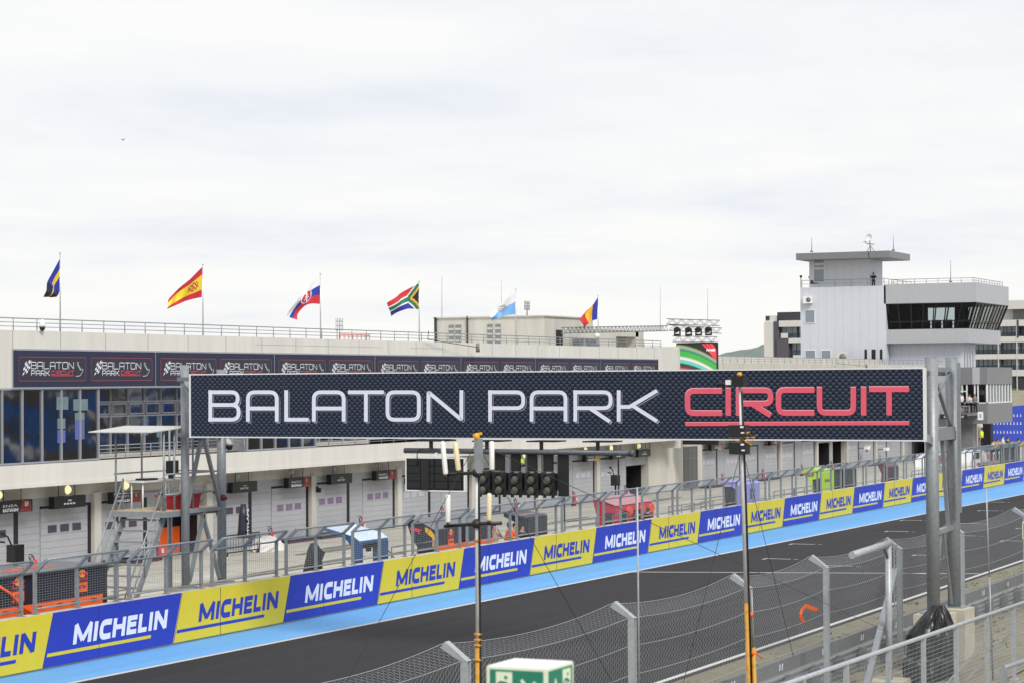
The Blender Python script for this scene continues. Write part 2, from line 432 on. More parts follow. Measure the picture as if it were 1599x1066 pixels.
# far wooded hills
M['wood'] = mat('haze_tinted_hillside', '#7b8886', .95, var=.35, scale=.05, k=.55, dirt='#66756f')  # distance haze is mixed into this greyish base colour
mb = MB(); nx, ny = 70, 16; vs = []; fs = []
for i in range(nx+1):
    for j in range(ny+1):
        x = 1380+j*26; y = 260+i*9
        h = 2+40*math.exp(-((y-505)/95)**2)*(j/ny)**.6 + 13*(j/ny)**.7*math.exp(-((y-680)/150)**2) + 6*(j/ny)
        vs.append((x+random.uniform(-5,5), y+random.uniform(-3,3), h+1.8*mnoise.noise((x*.05,y*.08,0))+random.uniform(-.9,.9)))
for i in range(nx):
    for j in range(ny): a = i*(ny+1)+j; fs.append((a, a+1, a+ny+2, a+ny+1))
mb.add(vs, fs, 0, False); struct(mb.build('hills', M['wood']))

# tufts of green in the verge: uncountable
def tufts(name, area, n, h, seed, m):
    rs = random.Random(seed); mb = MB()
    (x0, x1), (y0, y1), zf = area
    for i in range(n):
        x = rs.uniform(x0,x1); y = rs.uniform(y0,y1)
        if mnoise.noise((x*.35, y*.9, seed)) < .02: continue
        z = zf(y)
        for k in range(5):
            a = rs.uniform(0,2*PI); r = rs.uniform(.03,.12); hh = h*rs.uniform(.5,1.2)
            px, py = x+r*math.cos(a), y+r*math.sin(a); b = rs.uniform(0,PI)
            mb.add([(px-.02*math.cos(b),py-.02*math.sin(b),z),(px+.02*math.cos(b),py+.02*math.sin(b),z),(px+.06*math.cos(a),py+.06*math.sin(a),z+hh)],[(0,1,2)])
    return stuff(mb.build(name, m))
tag(tufts('grass_tufts', ((38,150),(17.3,20.3),lambda y: -.012), 1500, .07, 5, M['green']), 'thin grass tufts growing in the dry verge beside the track', 'grass')
tag(tufts('weed_tufts', ((40,80),(12.4,16.6),lambda y: .25 if y < 14 else .25-.28*(y-14)/2.6), 300, .1, 9, M['green']), 'sparse weeds in the gravel behind the steel barrier', 'weeds')

# ================================================================== PIT WALL, ADVERT BOARDS, FENCE
mb = MB(); mb.box((20,36.63,-.1),(215,37.0,1.455))
for i in range(38): mb.box((20+i*5.1,36.618,0),(20+i*5.1+.03,36.64,.05))
tag(mb.build('pit_wall', M['concrete2']), 'low concrete wall carrying the blue and yellow advert boards', 'wall')

M['ad_blue'] = mat('board_blue', '#2a3cb2', .5, var=.05, scale=.8, k=.95)
M['ad_yellow'] = mat('board_yellow', '#dcca36', .5, var=.05, scale=.8, k=.95)
M['ad_letter'] = mat('board_letter_white', '#e2e6f6', .5, var=.03)
ordn = lambda n: {1:'first',2:'second',3:'third'}.get(n, str(n)+('st' if n % 10 == 1 and n != 11 else 'nd' if n % 10 == 2 and n != 12 else 'rd' if n % 10 == 3 and n != 13 else 'th'))
M['board_seam'] = mat('board_seam', '#3a3f5c', .6, var=0)
def heavy(mb, s, x, z, W, H, st, shear, fn, d):
    """heavy slanted capitals"""
    wd = {'M': 1.2, 'I': .27, 'C': .78, 'H': .86, 'E': .68, 'L': .62, 'N': .94}
    gap = .13; u = (W-shear*H)/(sum(wd[c] for c in s)+gap*(len(s)-1)); cx = 0
    for c in s:
        w_ = wd[c]*u; l, r, b, t = st/2, w_-st/2, st*.42, H-st*.42; tk = st*.84
        g = {'M': [([(l,0),(l,H)],st,0),([(r,0),(r,H)],st,0),([(l-st*.1,H),(w_/2,.16*H)],st*.9,0),([(r+st*.1,H),(w_/2,.16*H)],st*.9,0)],
             'I': [([(w_/2,0),(w_/2,H)],st,0)],
             'C': [([(w_,t-.02*H),(w_*.8,t),(l,t),(l,b),(w_*.8,b),(w_,b+.02*H)],st,.2)],
             'H': [([(l,0),(l,H)],st,0),([(r,0),(r,H)],st,0),([(l,H*.52),(r,H*.52)],tk,0)],
             'E': [([(l,0),(l,H)],st,0),([(l,t),(w_,t)],tk,0),([(l,H*.52),(w_*.92,H*.52)],tk,0),([(l,b),(w_,b)],tk,0)],
             'L': [([(l,0),(l,H)],st,0),([(l,b),(w_,b)],tk,0)],
             'N': [([(l,0),(l,H)],st,0),([(r,0),(r,H)],st,0),([(l,H-.06*H),(r,.06*H)],st,0)]}[c]
        for k, (pts, wk, rd) in enumerate(g):
            v, f = stroke(pts, wk, rd); mb.add([fn(x+cx+p+shear*q, z+q, d+.0015*k) for p, q in v], f)
        cx += w_+gap*u
def ad_board(blue):
    root = thing('advert_board', '', 'advert board')
    fn = lambda a, b, d: (a, -d, b)
    mb = MB(); mb.prism([(-.49,.06),(5.63,.06),(6.105,1.462),(-.015,1.462)], fn, 0, .028)
    mb.build('panel', M['ad_blue' if blue else 'ad_yellow'], root, keep=True)
    mb = MB(); heavy(mb, 'MICHELIN', .84, .535, 4.55, .52, .16, .2, fn, .034)
    t = mb.build('lettering', M['ad_letter' if blue else 'ad_blue'], root, keep=True)
    mb = MB(); mb.prism([(-.3,.325),(4.5,.325),(4.53,.415),(-.27,.415)], fn, .029, .034)
    mb.build('stripe', M['ad_yellow' if blue else 'ad_blue'], root, keep=True)
    for q in ([(2.02,.065),(2.04,.065),(2.05,1.455),(2.03,1.455)], [(-.46,.07),(-.445,.07),(.02,1.455),(.005,1.455)]): MB().prism(q, fn, .0285, .0355).build('panel_seam', M['board_seam'], root, keep=True)
    return root
proto = {True: ad_board(True), False: ad_board(False)}
first = {True: True, False: True}
AD_NOTE = {-1: 'yellow advert board cut off by the left edge of the photo', 0: 'large blue advert board below the long navy and orange pit stand',
  1: 'yellow advert board below the metal platform stairs', 2: 'blue advert board right of the gantry legs, below the black cover',
  3: 'yellow advert board below the blue arched pit stand', 4: 'blue advert board behind the antenna mast, below the people in orange',
  5: 'yellow advert board below the black louvred cabinet and empty fence', 6: 'blue advert board below the red pit stand', 7: 'yellow advert board just right of the red pit stand',
  8: 'blue advert board left of the yellow based mast, below the lilac stand', 9: 'yellow advert board right beside the yellow based mast', 10: 'blue advert board below the lime green pit stand',
  11: 'yellow advert board below the dark louvred pit stand', 12: 'blue advert board below the maroon pit stand'}
for k in range(-1, 25):
    blue = k % 2 == 0; lab = AD_NOTE.get(k, ('blue' if blue else 'yellow')+' advert board far along the pit wall, %s from the left' % ordn(k+2))
    loc = (49.38+6.12*k, 36.598, 0)
    if first[blue]:
        o = proto[blue]; first[blue] = False; o.location = loc; o['label'] = lab; o['group'] = 'advert boards along the pit wall'
    else: dup(proto[blue], loc, lab, group='advert boards along the pit wall')

def fence_panel():
    root = thing('mesh_fence_panel', '', 'fence panel', group='mesh fence panels on the pit wall')
    Lp, H1, ty, tz = 3.77, 1.12, -.40, .33
    for x in (.04, Lp/2, Lp-.04):
        mb = MB(); mb.box((x-.045,-.04,0),(x+.045,.04,H1)); mb.bar((x,0,H1-.02),(x,ty,H1+tz),.085,.07,up=(1,0,0)); mb.box((x-.09,-.09,0),(x+.09,.1,.02))
        mb.build('post', M['galv'], root, keep=True)
    mb = MB()
    for (y, z, r) in ((0,.14,.025),(0,H1-.02,.03),(ty,H1+tz,.03)): mb.tube([(.04,y,z),(Lp-.04,y,z)], r, 6)
    mb.build('rail', M['galv'], root, keep=True)
    mb = MB(); r = .0032
    n = int(Lp/.115)
    for i in range(1, n):
        x = Lp*i/n; mb.tube([(x,-.01,.14),(x,-.01,H1),(x,ty,H1+tz)], r, 3, cap=False)
    for i in range(15):
        z = .17+i*.066; mb.tube([(.04,-.015,z),(Lp-.04,-.015,z)], r, 3, cap=False)
    for i in range(1, 8):
        t = i/8; mb.tube([(.04,ty*t,H1+tz*t),(Lp-.04,ty*t,H1+tz*t)], r, 3, cap=False)
    mb.build('wire_mesh', M['wire'], root, keep=True)
    return root
fp = fence_panel()
for n, i in enumerate(range(-6, 27)):
    loc = (66.0+4.28*i, 36.82, 1.455)
    lab = 'grey mesh fence panel with angled top on the pit wall, %s from the left' % ordn(n+1)
    if n == 0: fp.location = loc; fp['label'] = lab
    else: dup(fp, loc, lab)
# low step rails standing just behind the wall in the gaps between pit stands
def step_rail():
    root = tag(MB().tube([(0,0,0),(0,0,1.72),(3.3,0,1.72),(3.3,0,0)], .028, 6).tube([(1.65,0,0),(1.65,0,1.72)], .025, 6).tube([(0,0,1.5),(3.3,0,1.5)],.02,6).build('handrail', M['galv_dark']), '', 'handrail', 'low handrails behind the pit wall')
    return root
hr = step_rail()
HRX = [(70.4,'low handrail behind the wall right of the blue arched stand'),(85.4,'low handrail behind the wall right of the black louvred cabinet'),(86.2+2.7,'low handrail behind the wall just left of the red stand'),(97.2,'low handrail behind the wall right of the red stand'),
  (101.4,'low handrail behind the wall left of the lilac stand'),(112.2,'low handrail behind the wall just right of the lilac stand'),(115.6,'low handrail behind the wall left of the lime stand'),(139,'low handrail behind the wall right of the maroon stand'),(143,'low handrail behind the wall nearest the far ambulance')]
for i, (x, lab) in enumerate(HRX):
    o = hr if i == 0 else hr.copy()
    if i: COL.objects.link(o)
    o.location = (x, 37.7, 0); o['label'] = lab
# ================================================================== PIT BUILDING
YB, YD = 54.0, 55.3                       # balcony / banner plane, garage door plane
pit = thing('pit_building', 'long pale concrete pit building with garages, glazed upper floor and roof terrace', 'building', (0,0,0))
colsX = [51.2, 59.9, 68.7, 77.55, 86.0, 95.2, 104.0, 112.7, 121.5, 130.3, 138.9]
col2 = [148.5, 157.4, 166.1, 175.2, 183.5, 192.1, 200.8, 209.5]
doors = []      # (x0, x1, kind)
for a, b in list(zip(colsX[:-1], colsX[1:]))+list(zip(col2[:-1], col2[1:])):
    doors.append((a+.28, a+3.7)); doors.append((b-3.62, b-.28))
OPEN = {82.38: 'team', 135.28: 'half', 175.48: 'open', 179.88: 'open2'}
def kind(x0):
    for k, v in OPEN.items():
        if abs(k-x0) < .06: return v
    return None
mb = MB()                                 # concrete walls: columns, lintels, end blocks
for x in colsX+col2: mb.box((x-.24,YD-.12,0),(x+.24,YD+.4,3.05))
mb.box((42,YD,3.0),(139.1,YD+.4,3.62)); mb.box((139.1,YD-.1,0),(148.3,YD+.4,8.6))
mb.box((148.2,YD,3.0),(212,YD+.4,3.6))
mb.box((42,YD+5,0),(212,YD+5.3,9.3))     # rear wall of the garages
mb.box((42,YB+1.2,4.42),(139,YB+1.5,4.6)); mb.box((100.8,YB+1.2,4.42),(112,YB+1.5,7.4))
mb.box((212,YB,0),(212.3,62,8.7))
mb.build('wall', M['concrete2'], pit)
mb = MB(); mb.box((42,YB,3.53),(141,YB+.3,4.42)); mb.box((42,YB+.3,3.6),(141,YB+6,3.75))
for i in range(24): mb.box((44+i*4.1,YB-.004,3.55),(44+i*4.1+.02,YB+.004,4.4))
mb.box((42,YB-.03,3.53),(141,YB,3.68))
mb.build('balcony', M['concrete'], pit)
mb = MB(); mb.box((42,YB,7.34),(141.2,YB+.35,9.55)); mb.box((42,YB+.35,9.0),(141.2,70,9.2))
mb.box((141.2,YB,3.0),(141.5,YB+6,9.7))
rs = random.Random(4)
M['joint'] = mat('panel_joint', '#a39d91', .9, var=.2, k=.7)
mb.build('roof_parapet', M['concrete'], pit)
mb = MB()
JB = lambda a, b: MB().box(a, b).build('panel_joint', M['joint'], pit)
x = 70.4
while x < 138.5: JB((x,YB-.004,8.87),(x+.03,YB+.002,9.54)); x += 3.02
for (x0, z) in ((42,8.2),(42,7.9),(88,9.2),(92,9.2),(96,9.2),(103,9.2)): JB((x0,YB-.003,z),(min(x0+26 if x0 < 50 else x0+3.9, 70.2 if x0 < 50 else 200),YB+.002,z+.015))
for x in (150,154,158): JB((x,YB-.004,7.8),(x+.03,YB+.002,8.67))
# second, lower section beyond the gap
mb = MB(); mb.box((148.3,YB,3.5),(212,YB+.35,8.68)); mb.box((148.3,YB+.35,8.2),(212,72,8.35)); mb.build('lower_parapet', M['concrete2'], pit)
# garage doors
dark = M['dark']
M['pane'] = mat('door_window_pane', '#474152', .15, var=.1, scale=6)
M['pane_pink'] = mat('door_window_pane_pink', '#7d6a86', .15, var=.25, scale=5)  # purple-pink tint over the whole pane
M['pane_pale'] = mat('door_window_pane_pale', '#b9b8c6', .2, var=.1, scale=5)
M['seam_grey'] = mat('shutter_seam', '#a0a3a9', .6, var=0, k=.76)
def shutter(x0, x1, z0, z1, name, m, dz=.265, wins=None):
    mb = MB(); z = z1
    y = YD+.06
    zz = [z1]
    while zz[-1]-dz > z0+.1: zz.append(zz[-1]-dz)
    zz.append(z0)
    for a, b in zip(zz[:-1], zz[1:]):
        mb.box((x0,y,b+.012),(x1,y+.06,a), 0)
        mb.box((x0,y+.012,b),(x1,y+.05,b+.0119), 1)
    d = mb.build(name, [m, M['seam_grey']], pit)
    if wins:
        pm, zc, cnt = wins; wd = (x1-x0)
        mb = MB()
        for i in range(cnt):
            cx = x0+wd*(.24+.26*i); mb.box((cx-.29,y-.012,zc-.15),(cx+.29,y+.002,zc+.15), 0); mb.box((cx-.33,y-.006,zc-.19),(cx+.33,y+.001,zc+.19), 1)
        mb.build('window_pane', [pm, M['shutter2']], d)
    return d
for i, (x0, x1) in enumerate(doors):
    k = kind(x0)
    # black sheet and strips painting in the shade of the door gaps
    mb = MB(); mb.box((x0-.06,YD+.13,0),(x1+.1,YD+.15,2.74)); 
    mb.box((x1-.2,YD+.062,.0),(x1+.1,YD+.075,2.66)); mb.box((x0,YD+.062,2.55),(x1-.2,YD+.075,2.66))
    if not k: mb.build('door_gap_shade', dark, pit)
    far = x0 > 120
    pm = M['pane_pale'] if x0 > 104 else M['pane_pink'] if 91 < x0 < 104 else M['pane']
    zc = 1.72 if i % 3 else 1.62
    if not k: shutter(x0, x1-.2, .05 if i % 4 != 2 else .2, 2.55, 'garage_door', M['shutter'], wins=(pm, zc, 3))
    elif k == 'half': shutter(x0, x1, 2.0, 2.62, 'garage_door', M['shutter'])
    else:
        shutter(x0, x1, 2.35, 2.62, 'garage_door', M['shutter'])
for (a, b) in list(zip(colsX[:-1], colsX[1:]))+list(zip(col2[:-1], col2[1:])):
    shutter(a+3.8, b-3.68, .0, 2.66, 'wall_panel', M['shutter2'], .265)
    mb = MB(); mb.box((a+.24,YD+.03,2.66),(b-.24,YD+.1,3.0)); mb.build('door_header', M['shutter2'], pit)
# interiors of the open garages
M['gar_dark'] = mat('garage_interior', '#1a1518', .8, var=.3, scale=1.5)
M['gar_red'] = mat('garage_red_wall', '#7c1f22', .6, var=.2)
for x0, x1 in doors:
    if kind(x0):
        mb = MB(); mb.box((x0-.1,YD+.15,2.7),(x1+.1,YD+4.8,2.75)); mb.box((x0-.1,YD+.15,0),(x0-.06,YD+4.8,2.7)); mb.box((x1+.06,YD+.15,0),(x1+.1,YD+4.8,2.7)); mb.box((x0-.1,YD+4.7,0),(x1+.1,YD+4.8,2.7))
        mb.build('garage_interior', M['gar_dark'], pit)
M['silver'] = mat('silver_metal', '#c8cacd', .35, .5, var=.1)
sh = thing('garage_shelving', 'dark garage shelving with silver wheels in the first open far garage', 'shelving', (0,0,0), 'racks of wheels in open garages')
def shelving(x0, root):
    mb = MB()
    for z in (.4,.9,1.4,1.9): mb.box((x0+.3,YD+1.5,z),(x0+1.4,YD+2.2,z+.05))
    for x in (x0+.3,x0+1.35,): mb.box((x,YD+1.5,0),(x+.05,YD+2.2,2.3))
    mb.build('rack', M['black'], root)
    for z in (.65,1.15,1.65,2.1):
        mb = MB(); mb.lathe([(.10,-.08),(.19,-.08),(.19,.08),(.10,.08)], (x0+.85,YD+1.45,z), 16, axis='y'); mb.build('wheel', M['silver'], root)
shelving(175.5, sh)
sh2 = thing('garage_shelving', 'dark garage shelving with silver wheels in the second open far garage', 'shelving', (0,0,0), 'racks of wheels in open garages'); shelving(179.7, sh2)
# team display inside the open garage near the gantry
tb = thing('team_backdrop', 'navy and orange team display with a red bull inside the open garage', 'display', (84,56.6,0))
mb = MB(); mb.box((82.3,56.6,1.15),(85.7,56.75,2.68)); mb.build('panel', M['navy'], tb)
mb = MB(); mb.box((82.3,56.58,0),(85.7,56.75,1.15)); mb.build('panel', M['orange'], tb)
def bull(mb, cx, cz, s, fn, d, mi=0, flip=1):
    pts = [(-1.0,.05),(-.8,.25),(-.45,.3),(-.1,.42),(.3,.35),(.6,.5),(.95,.42),(.8,.28),(1.0,.1),(.75,.0),(.6,-.1),(.75,-.42),(.55,-.45),(.4,-.18),(.0,-.12),(-.35,-.15),(-.55,-.5),(-.72,-.45),(-.6,-.1),(-.85,-.05)]
    vs = [(cx+flip*a*s, cz+b*s) for a, b in pts]
    mb.poly([fn(a, b, d) for a, b in vs], mi)
mb = MB(); bull(mb, 83.2, 1.95, .7, facing_track(56.58), .01); mb.build('emblem', M['red'], tb)
# wall lamps
M['lamp_on'] = mat('lamp_dome_lit', '#fff0b8', .4, var=0, emit=.55, k=.9)
M['lamp_off'] = mat('lamp_dome_unlit', '#d6d8dc', .4, var=.03, k=.9)
for i, x in enumerate([71.2,75.64,79.69,84.3,88.45,93.22,97.26,101.78,106.4,110.6,115.2,119.6,124.1,128.52,132.6,137.24]):
    on = i < 3 or i > 9
    mb = MB(); mb.lathe([(.02,-.13),(.12,-.11),(.175,-.03),(.185,0)], (x,YD-.0,3.24), 18, axis='y')
    mb.build('wall_lamp', M['lamp_on' if on else 'lamp_off'], pit)
# small wall speakers and cameras on the columns
mb = MB()
for x in (95.5, 104.6): mb.box((x-.12,YD-.32,2.2),(x+.05,YD-.12,2.42)); mb.box((x-.1,YD-.2,2.42),(x,YD-.1,2.5))
mb.build('wall_speaker', M['dark'], pit)
# grille door in the plain concrete section
x0, x1 = 145.1, 147.7
mb = MB(); mb.box((x0,YD-.14,.1),(x1,YD-.09,2.95)); gd = mb.build('grille_door', mat('grille', '#5b5b57', .6, var=.1), pit)
mb = MB()
for x in (x0,x0+.85,x0+1.65,x1-.06): mb.box((x,YD-.18,.1),(x+.05,YD-.13,2.95))
for z in (.1,2.1,2.9): mb.box((x0,YD-.179,z),(x1,YD-.131,z+.05))
mb.build('door_frame', M['galv_dark'], gd)
# upper floor glazing -----------------------------------------------------
def glazing(x0, x1, y, z0, z1, n, sub=None):
    mb = MB(); mb.box((x0,y+.05,z0),(x1,y+.09,z1)); g = mb.build('window', M['glass'], pit)
    mb = MB(); s = (x1-x0)/n
    for i in range(n+1): mb.box((x0+i*s-.028,y-.02,z0),(x0+i*s+.028,y+.07,z1))
    mb.box((x0-.03,y-.022,z0-.02),(x1+.03,y+.072,z0+.05)); mb.box((x0-.03,y-.022,z1-.05),(x1+.03,y+.072,z1+.02))
    if sub:
        for z in sub: mb.box((x0,y-.021,z-.03),(x1,y+.071,z+.03))
        for i in range(n):       # opening lights
            a, b = x0+i*s+.09, x0+(i+1)*s-.09
            mb.box((a,y-.03,sub[0]+.06),(a+.06,y+.06,sub[1]-.06)); mb.box((b-.06,y-.03,sub[0]+.06),(b,y+.06,sub[1]-.06))
            mb.box((a+.0601,y-.03,sub[0]+.06),(b-.0601,y+.06,sub[0]+.12)); mb.box((a+.0601,y-.03,sub[1]-.12),(b-.0601,y+.06,sub[1]-.06))
    mb.build('window_frame', M['frame'], g); return g
glazing(59.9, 76.0, YB+.02, 4.46, 7.34, 13)
glazing(87.3, 93.4, YB+.02, 4.46, 7.34, 5)
glazing(76.1, 87.2, YB+1.25, 4.46, 7.34, 9, (6.15,6.75))
glazing(93.5, 100.6, YB+1.25, 4.46, 7.34, 6, (6.15,6.75))
glazing(112.2, 138.6, YB+1.25, 4.46, 7.34, 20)
mb = MB()
for x in (76.05,87.25,93.45): mb.box((x-.04,YB+.12,4.44),(x+.04,YB+1.25,7.34))
mb.build('return_wall', M['frame'], pit)
def railing(name, x0, x1, y, z0, z1, step, nr, r=.02):
    mb = MB(); n = max(1, round((x1-x0)/step))
    for i in range(n+1): mb.tube([(x0+(x1-x0)*i/n,y,z0),(x0+(x1-x0)*i/n,y,z1)], r, 6)
    for k in range(nr): z = z1-(z1-z0)*k/nr; mb.tube([(x0,y,z),(x1,y,z)], r*(1.2 if k == 0 else .8), 6)
    return mb.build(name, M['galv'], pit)
M['poster_pale'] = mat('window_poster_pale', '#6c8286', .3, var=.15, scale=2); M['poster_blue'] = mat('window_poster_blue', '#5b66a2', .3, var=.1, scale=2)
for x, z, wd, h, m_ in ((73.75,6.5,.75,.5,'poster_pale'),(74.85,6.45,.95,.45,'poster_pale'),(73.8,5.75,.5,.4,'poster_pale'),(73.8,5.2,.5,.5,'poster_blue'),(74.95,5.3,.62,.75,'poster_blue'),(74.95,6.06,.62,.3,'poster_pale')):
    MB().box((x-.5,YB+.05,z),(x-.5+wd,YB+.066,z+h)).build('window_poster', M[m_], pit)
for x, z, wd, h, m_ in ((80.9,5.9,.45,.35,'poster_pale'),(80.9,5.3,.45,.6,'poster_blue'),(82.0,5.2,.35,1.0,'poster_pale')):
    MB().box((x,YB+1.28,z),(x+wd,YB+1.296,z+h)).build('window_poster', M[m_], pit)
railing('balcony_railing', 76.2, 87.2, YB+.15, 4.42, 5.0, 1.85, 4)
railing('balcony_railing', 93.5, 112, YB+.15, 4.42, 5.0, 1.3, 4)
railing('roof_railing', 55.95, 138.5, YB+.18, 9.55, 10.02, 1.464, 3, .022)
railing('roof_railing', 148.8, 211, YB+.18, 8.68, 9.12, 1.5, 3, .022)
# roof-top plant building
rb = thing('rooftop_block', 'weathered concrete rooftop block with slit windows behind the roof railing', 'building', (126,57,9.2))
mb = MB(); mb.box((126,56.9,9.2),(133.6,64.3,11.4)); mb.box((133.6,56.95,9.2),(137.6,60,10.75)); mb.box((137.6,56.95,10.36),(141.5,60,10.75)); mb.box((141.0,56.95,9.2),(142.4,60,10.75)); mb.box((137.6,58.9,9.2),(139.8,60,10.36))
mb.build('wall', M['concrete2'], rb)
mb = MB(); mb.box((125.9,56.8,11.38),(133.7,64.4,11.46)); mb.build('roof', M['concrete2'], rb)
for y0, y1 in ((62.5,62.9),(63.0,63.35),(59.8,60.15),(60.35,60.7)):
    mb = MB(); mb.box((125.97,y0,9.6),(126.03,y1,10.97)); f = mb.build('window', M['glass'], rb)
    for z in (9.6,9.95,10.3,10.65): MB().box((125.94,y0,z),(125.99,y1,z+.12)).build('window_bar', M['silver'], f)
mb = MB(); mb.box((127.8,56.86,9.2),(128.75,56.92,10.6)); mb.build('doorway', M['dark'], rb)
mb = MB(); mb.tube([(125.93,62.05,9.2),(125.93,62.05,11.5)], .05, 8); mb.tube([(125.93,64.25,9.2),(125.93,64.25,11.45)], .09, 8); mb.build('drain_pipe', M['dark'], rb)
ac = thing('air_handling_unit', 'grey slatted unit on the roof terrace behind the right flagpole', 'air unit', (130,55.4,9.2))
mb = MB(); mb.box((128.6,55.3,9.2),(130.6,56.2,10.1)); mb.build('casing', M['shutter2'], ac)
mb = MB()
for i in range(6): mb.box((128.58,55.4,9.3+i*.13),(128.605,56.1,9.36+i*.13)); mb.box((128.7,55.28,9.3+i*.13),(130.5,55.305,9.36+i*.13))
mb.build('louvre', M['galv_dark'], ac)

gl = thing('globe_lamp', 'white globe lamp on the roof railing near the rightmost flag', 'lamp', tuple(at(932,524,Y=54.6)))
q = at(932,524,Y=54.6); MB().ball(q, .17, 14).build('globe', M['white'], gl); MB().tube([(q.x,q.y,9.2),(q.x,q.y,q.z-.15)], .03, 6).build('pole', M['galv'], gl)
rbar = thing('red_scaffold', 'low pale red scaffold frame on the roof behind the railing', 'scaffold', tuple(at(531,528,Y=58)))
pp0, pp1 = at(531,527,Y=58), at(577,527,Y=58); mb = MB()
for z in (9.5,9.95): mb.tube([(pp0.x,58,z),(pp1.x,58,z)], .04, 5)
for i in range(8): x = pp0.x+(pp1.x-pp0.x)*i/7; mb.tube([(x,58,9.2),(x,58,10.0)], .035, 5)
mb.build('frame', mat('faded_red','#c98d84',.7,var=.1), rbar)
# facade banners with the circuit logo -----------------------------------------
M['logo_white'] = mat('logo_white', '#dfe0ea', .5, var=0)
M['logo_red'] = mat('logo_red', '#d24556', .5, var=0)
M['logo_dark_red'] = mat('logo_frame_red', '#a84a58', .5, var=0)
M['logo_box'] = mat('logo_field', '#292c3a', .5, var=.06)
def word(mb, s, x, z, W, H, st, rad, fn, d, gap=.16, mi=0):
    wts = [.35 if c == 'I' else 1 for c in s]; u = W/(sum(wts)+gap*(len(s)-1)); cx = x
    for c, q in zip(s, wts):
        for k_, (pts, cl, rd) in enumerate(glyph(c, u*q, H, st, rad)):
            mb.flat(stroke([(cx+a, z+b) for a, b in pts], st, rd, bool(cl)), fn, d+.002*k_, mi)
        cx += u*(q+gap)
def banner():
    root = thing('facade_banner', '', 'banner', group='logo banners along the facade')
    fn = lambda a, b, d: (a, -d, b)
    W = 9.56
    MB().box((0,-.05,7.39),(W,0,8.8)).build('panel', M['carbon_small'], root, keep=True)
    mb = MB(); mb.box((-.03,-.055,8.8),(W+.03,0,8.86)); mb.box((-.03,-.055,7.33),(W+.03,0,7.39)); mb.box((-.03,-.054,7.39),(-.002,-.001,8.8)); mb.build('banner_frame', M['frame'], root, keep=True)
    for ox in (.34, 5.0):
        mb = MB(); w, h = 4.3, .92; z = 7.63
        p = rounded([(ox,z),(ox+w,z),(ox+w,z+h),(ox,z+h)], .12, True, 4)
        mb.prism(p, fn, .051, .054, 0)
        mb.flat(stroke([(ox,z),(ox+w,z),(ox+w,z+h),(ox,z+h)], .018, .12, True), fn, .058, 3)
        word(mb, 'BALATON', ox+.75, z+.46, 2.75, .28, .028, .06, fn, .058, mi=1)
        word(mb, 'PARK', ox+.75, z+.2, 1.2, .21, .027, .05, fn, .058, mi=1)
        word(mb, 'CIRCUIT', ox+2.05, z+.235, 1.45, .17, .03, .04, fn, .058, mi=2)
        mb.prism(rrect(ox+2.05,ox+3.5,z+.19,z+.215), fn, .055, .059, 2)
        for i in range(4):           # wavy chequered flag
            for j in range(5):
                if (i+j) % 2 == 0:
                    q = [(i,j),(i+1,j),(i+1,j+1),(i,j+1)]
                    mb.poly([fn(ox+.2+.11*a+.035*b+.02*math.sin(b*1.6), z+.2+.1*b+.045*a+.02*math.sin(a*1.9), .058) for a, b in q], 1)
        t = [(.0,.0),(.28,.02),(.42,.18),(.5,.32),(.45,.4),(.38,.33),(.18,.62),(.2,.72),(.11,.75),(.1,.64),(.34,.3)]
        mb.flat(stroke([(ox+3.62+a, z+.18+b*.75) for a, b in t], .018, .05), fn, .058, 1)
        mb.build('logo', [M['logo_box'], M['logo_white'], M['logo_red'], M['logo_dark_red']], root, keep=True)
    return root
bn = banner()
for i, x in enumerate([70.38, 79.97, 89.56, 99.14, 108.71, 118.3, 127.87]):
    lab = 'dark logo banner on the facade, '+['leftmost, above the glazed corner','second from the left, behind the gantry post','third from the left','fourth from the left, below the shield flag','fifth from the left','sixth from the left, below the pale blue flag','rightmost, nearest the video screen'][i]
    if i == 0: bn.location = (x, YB, 0); bn['label'] = lab
    else: dup(bn, (x, YB, 0), lab)

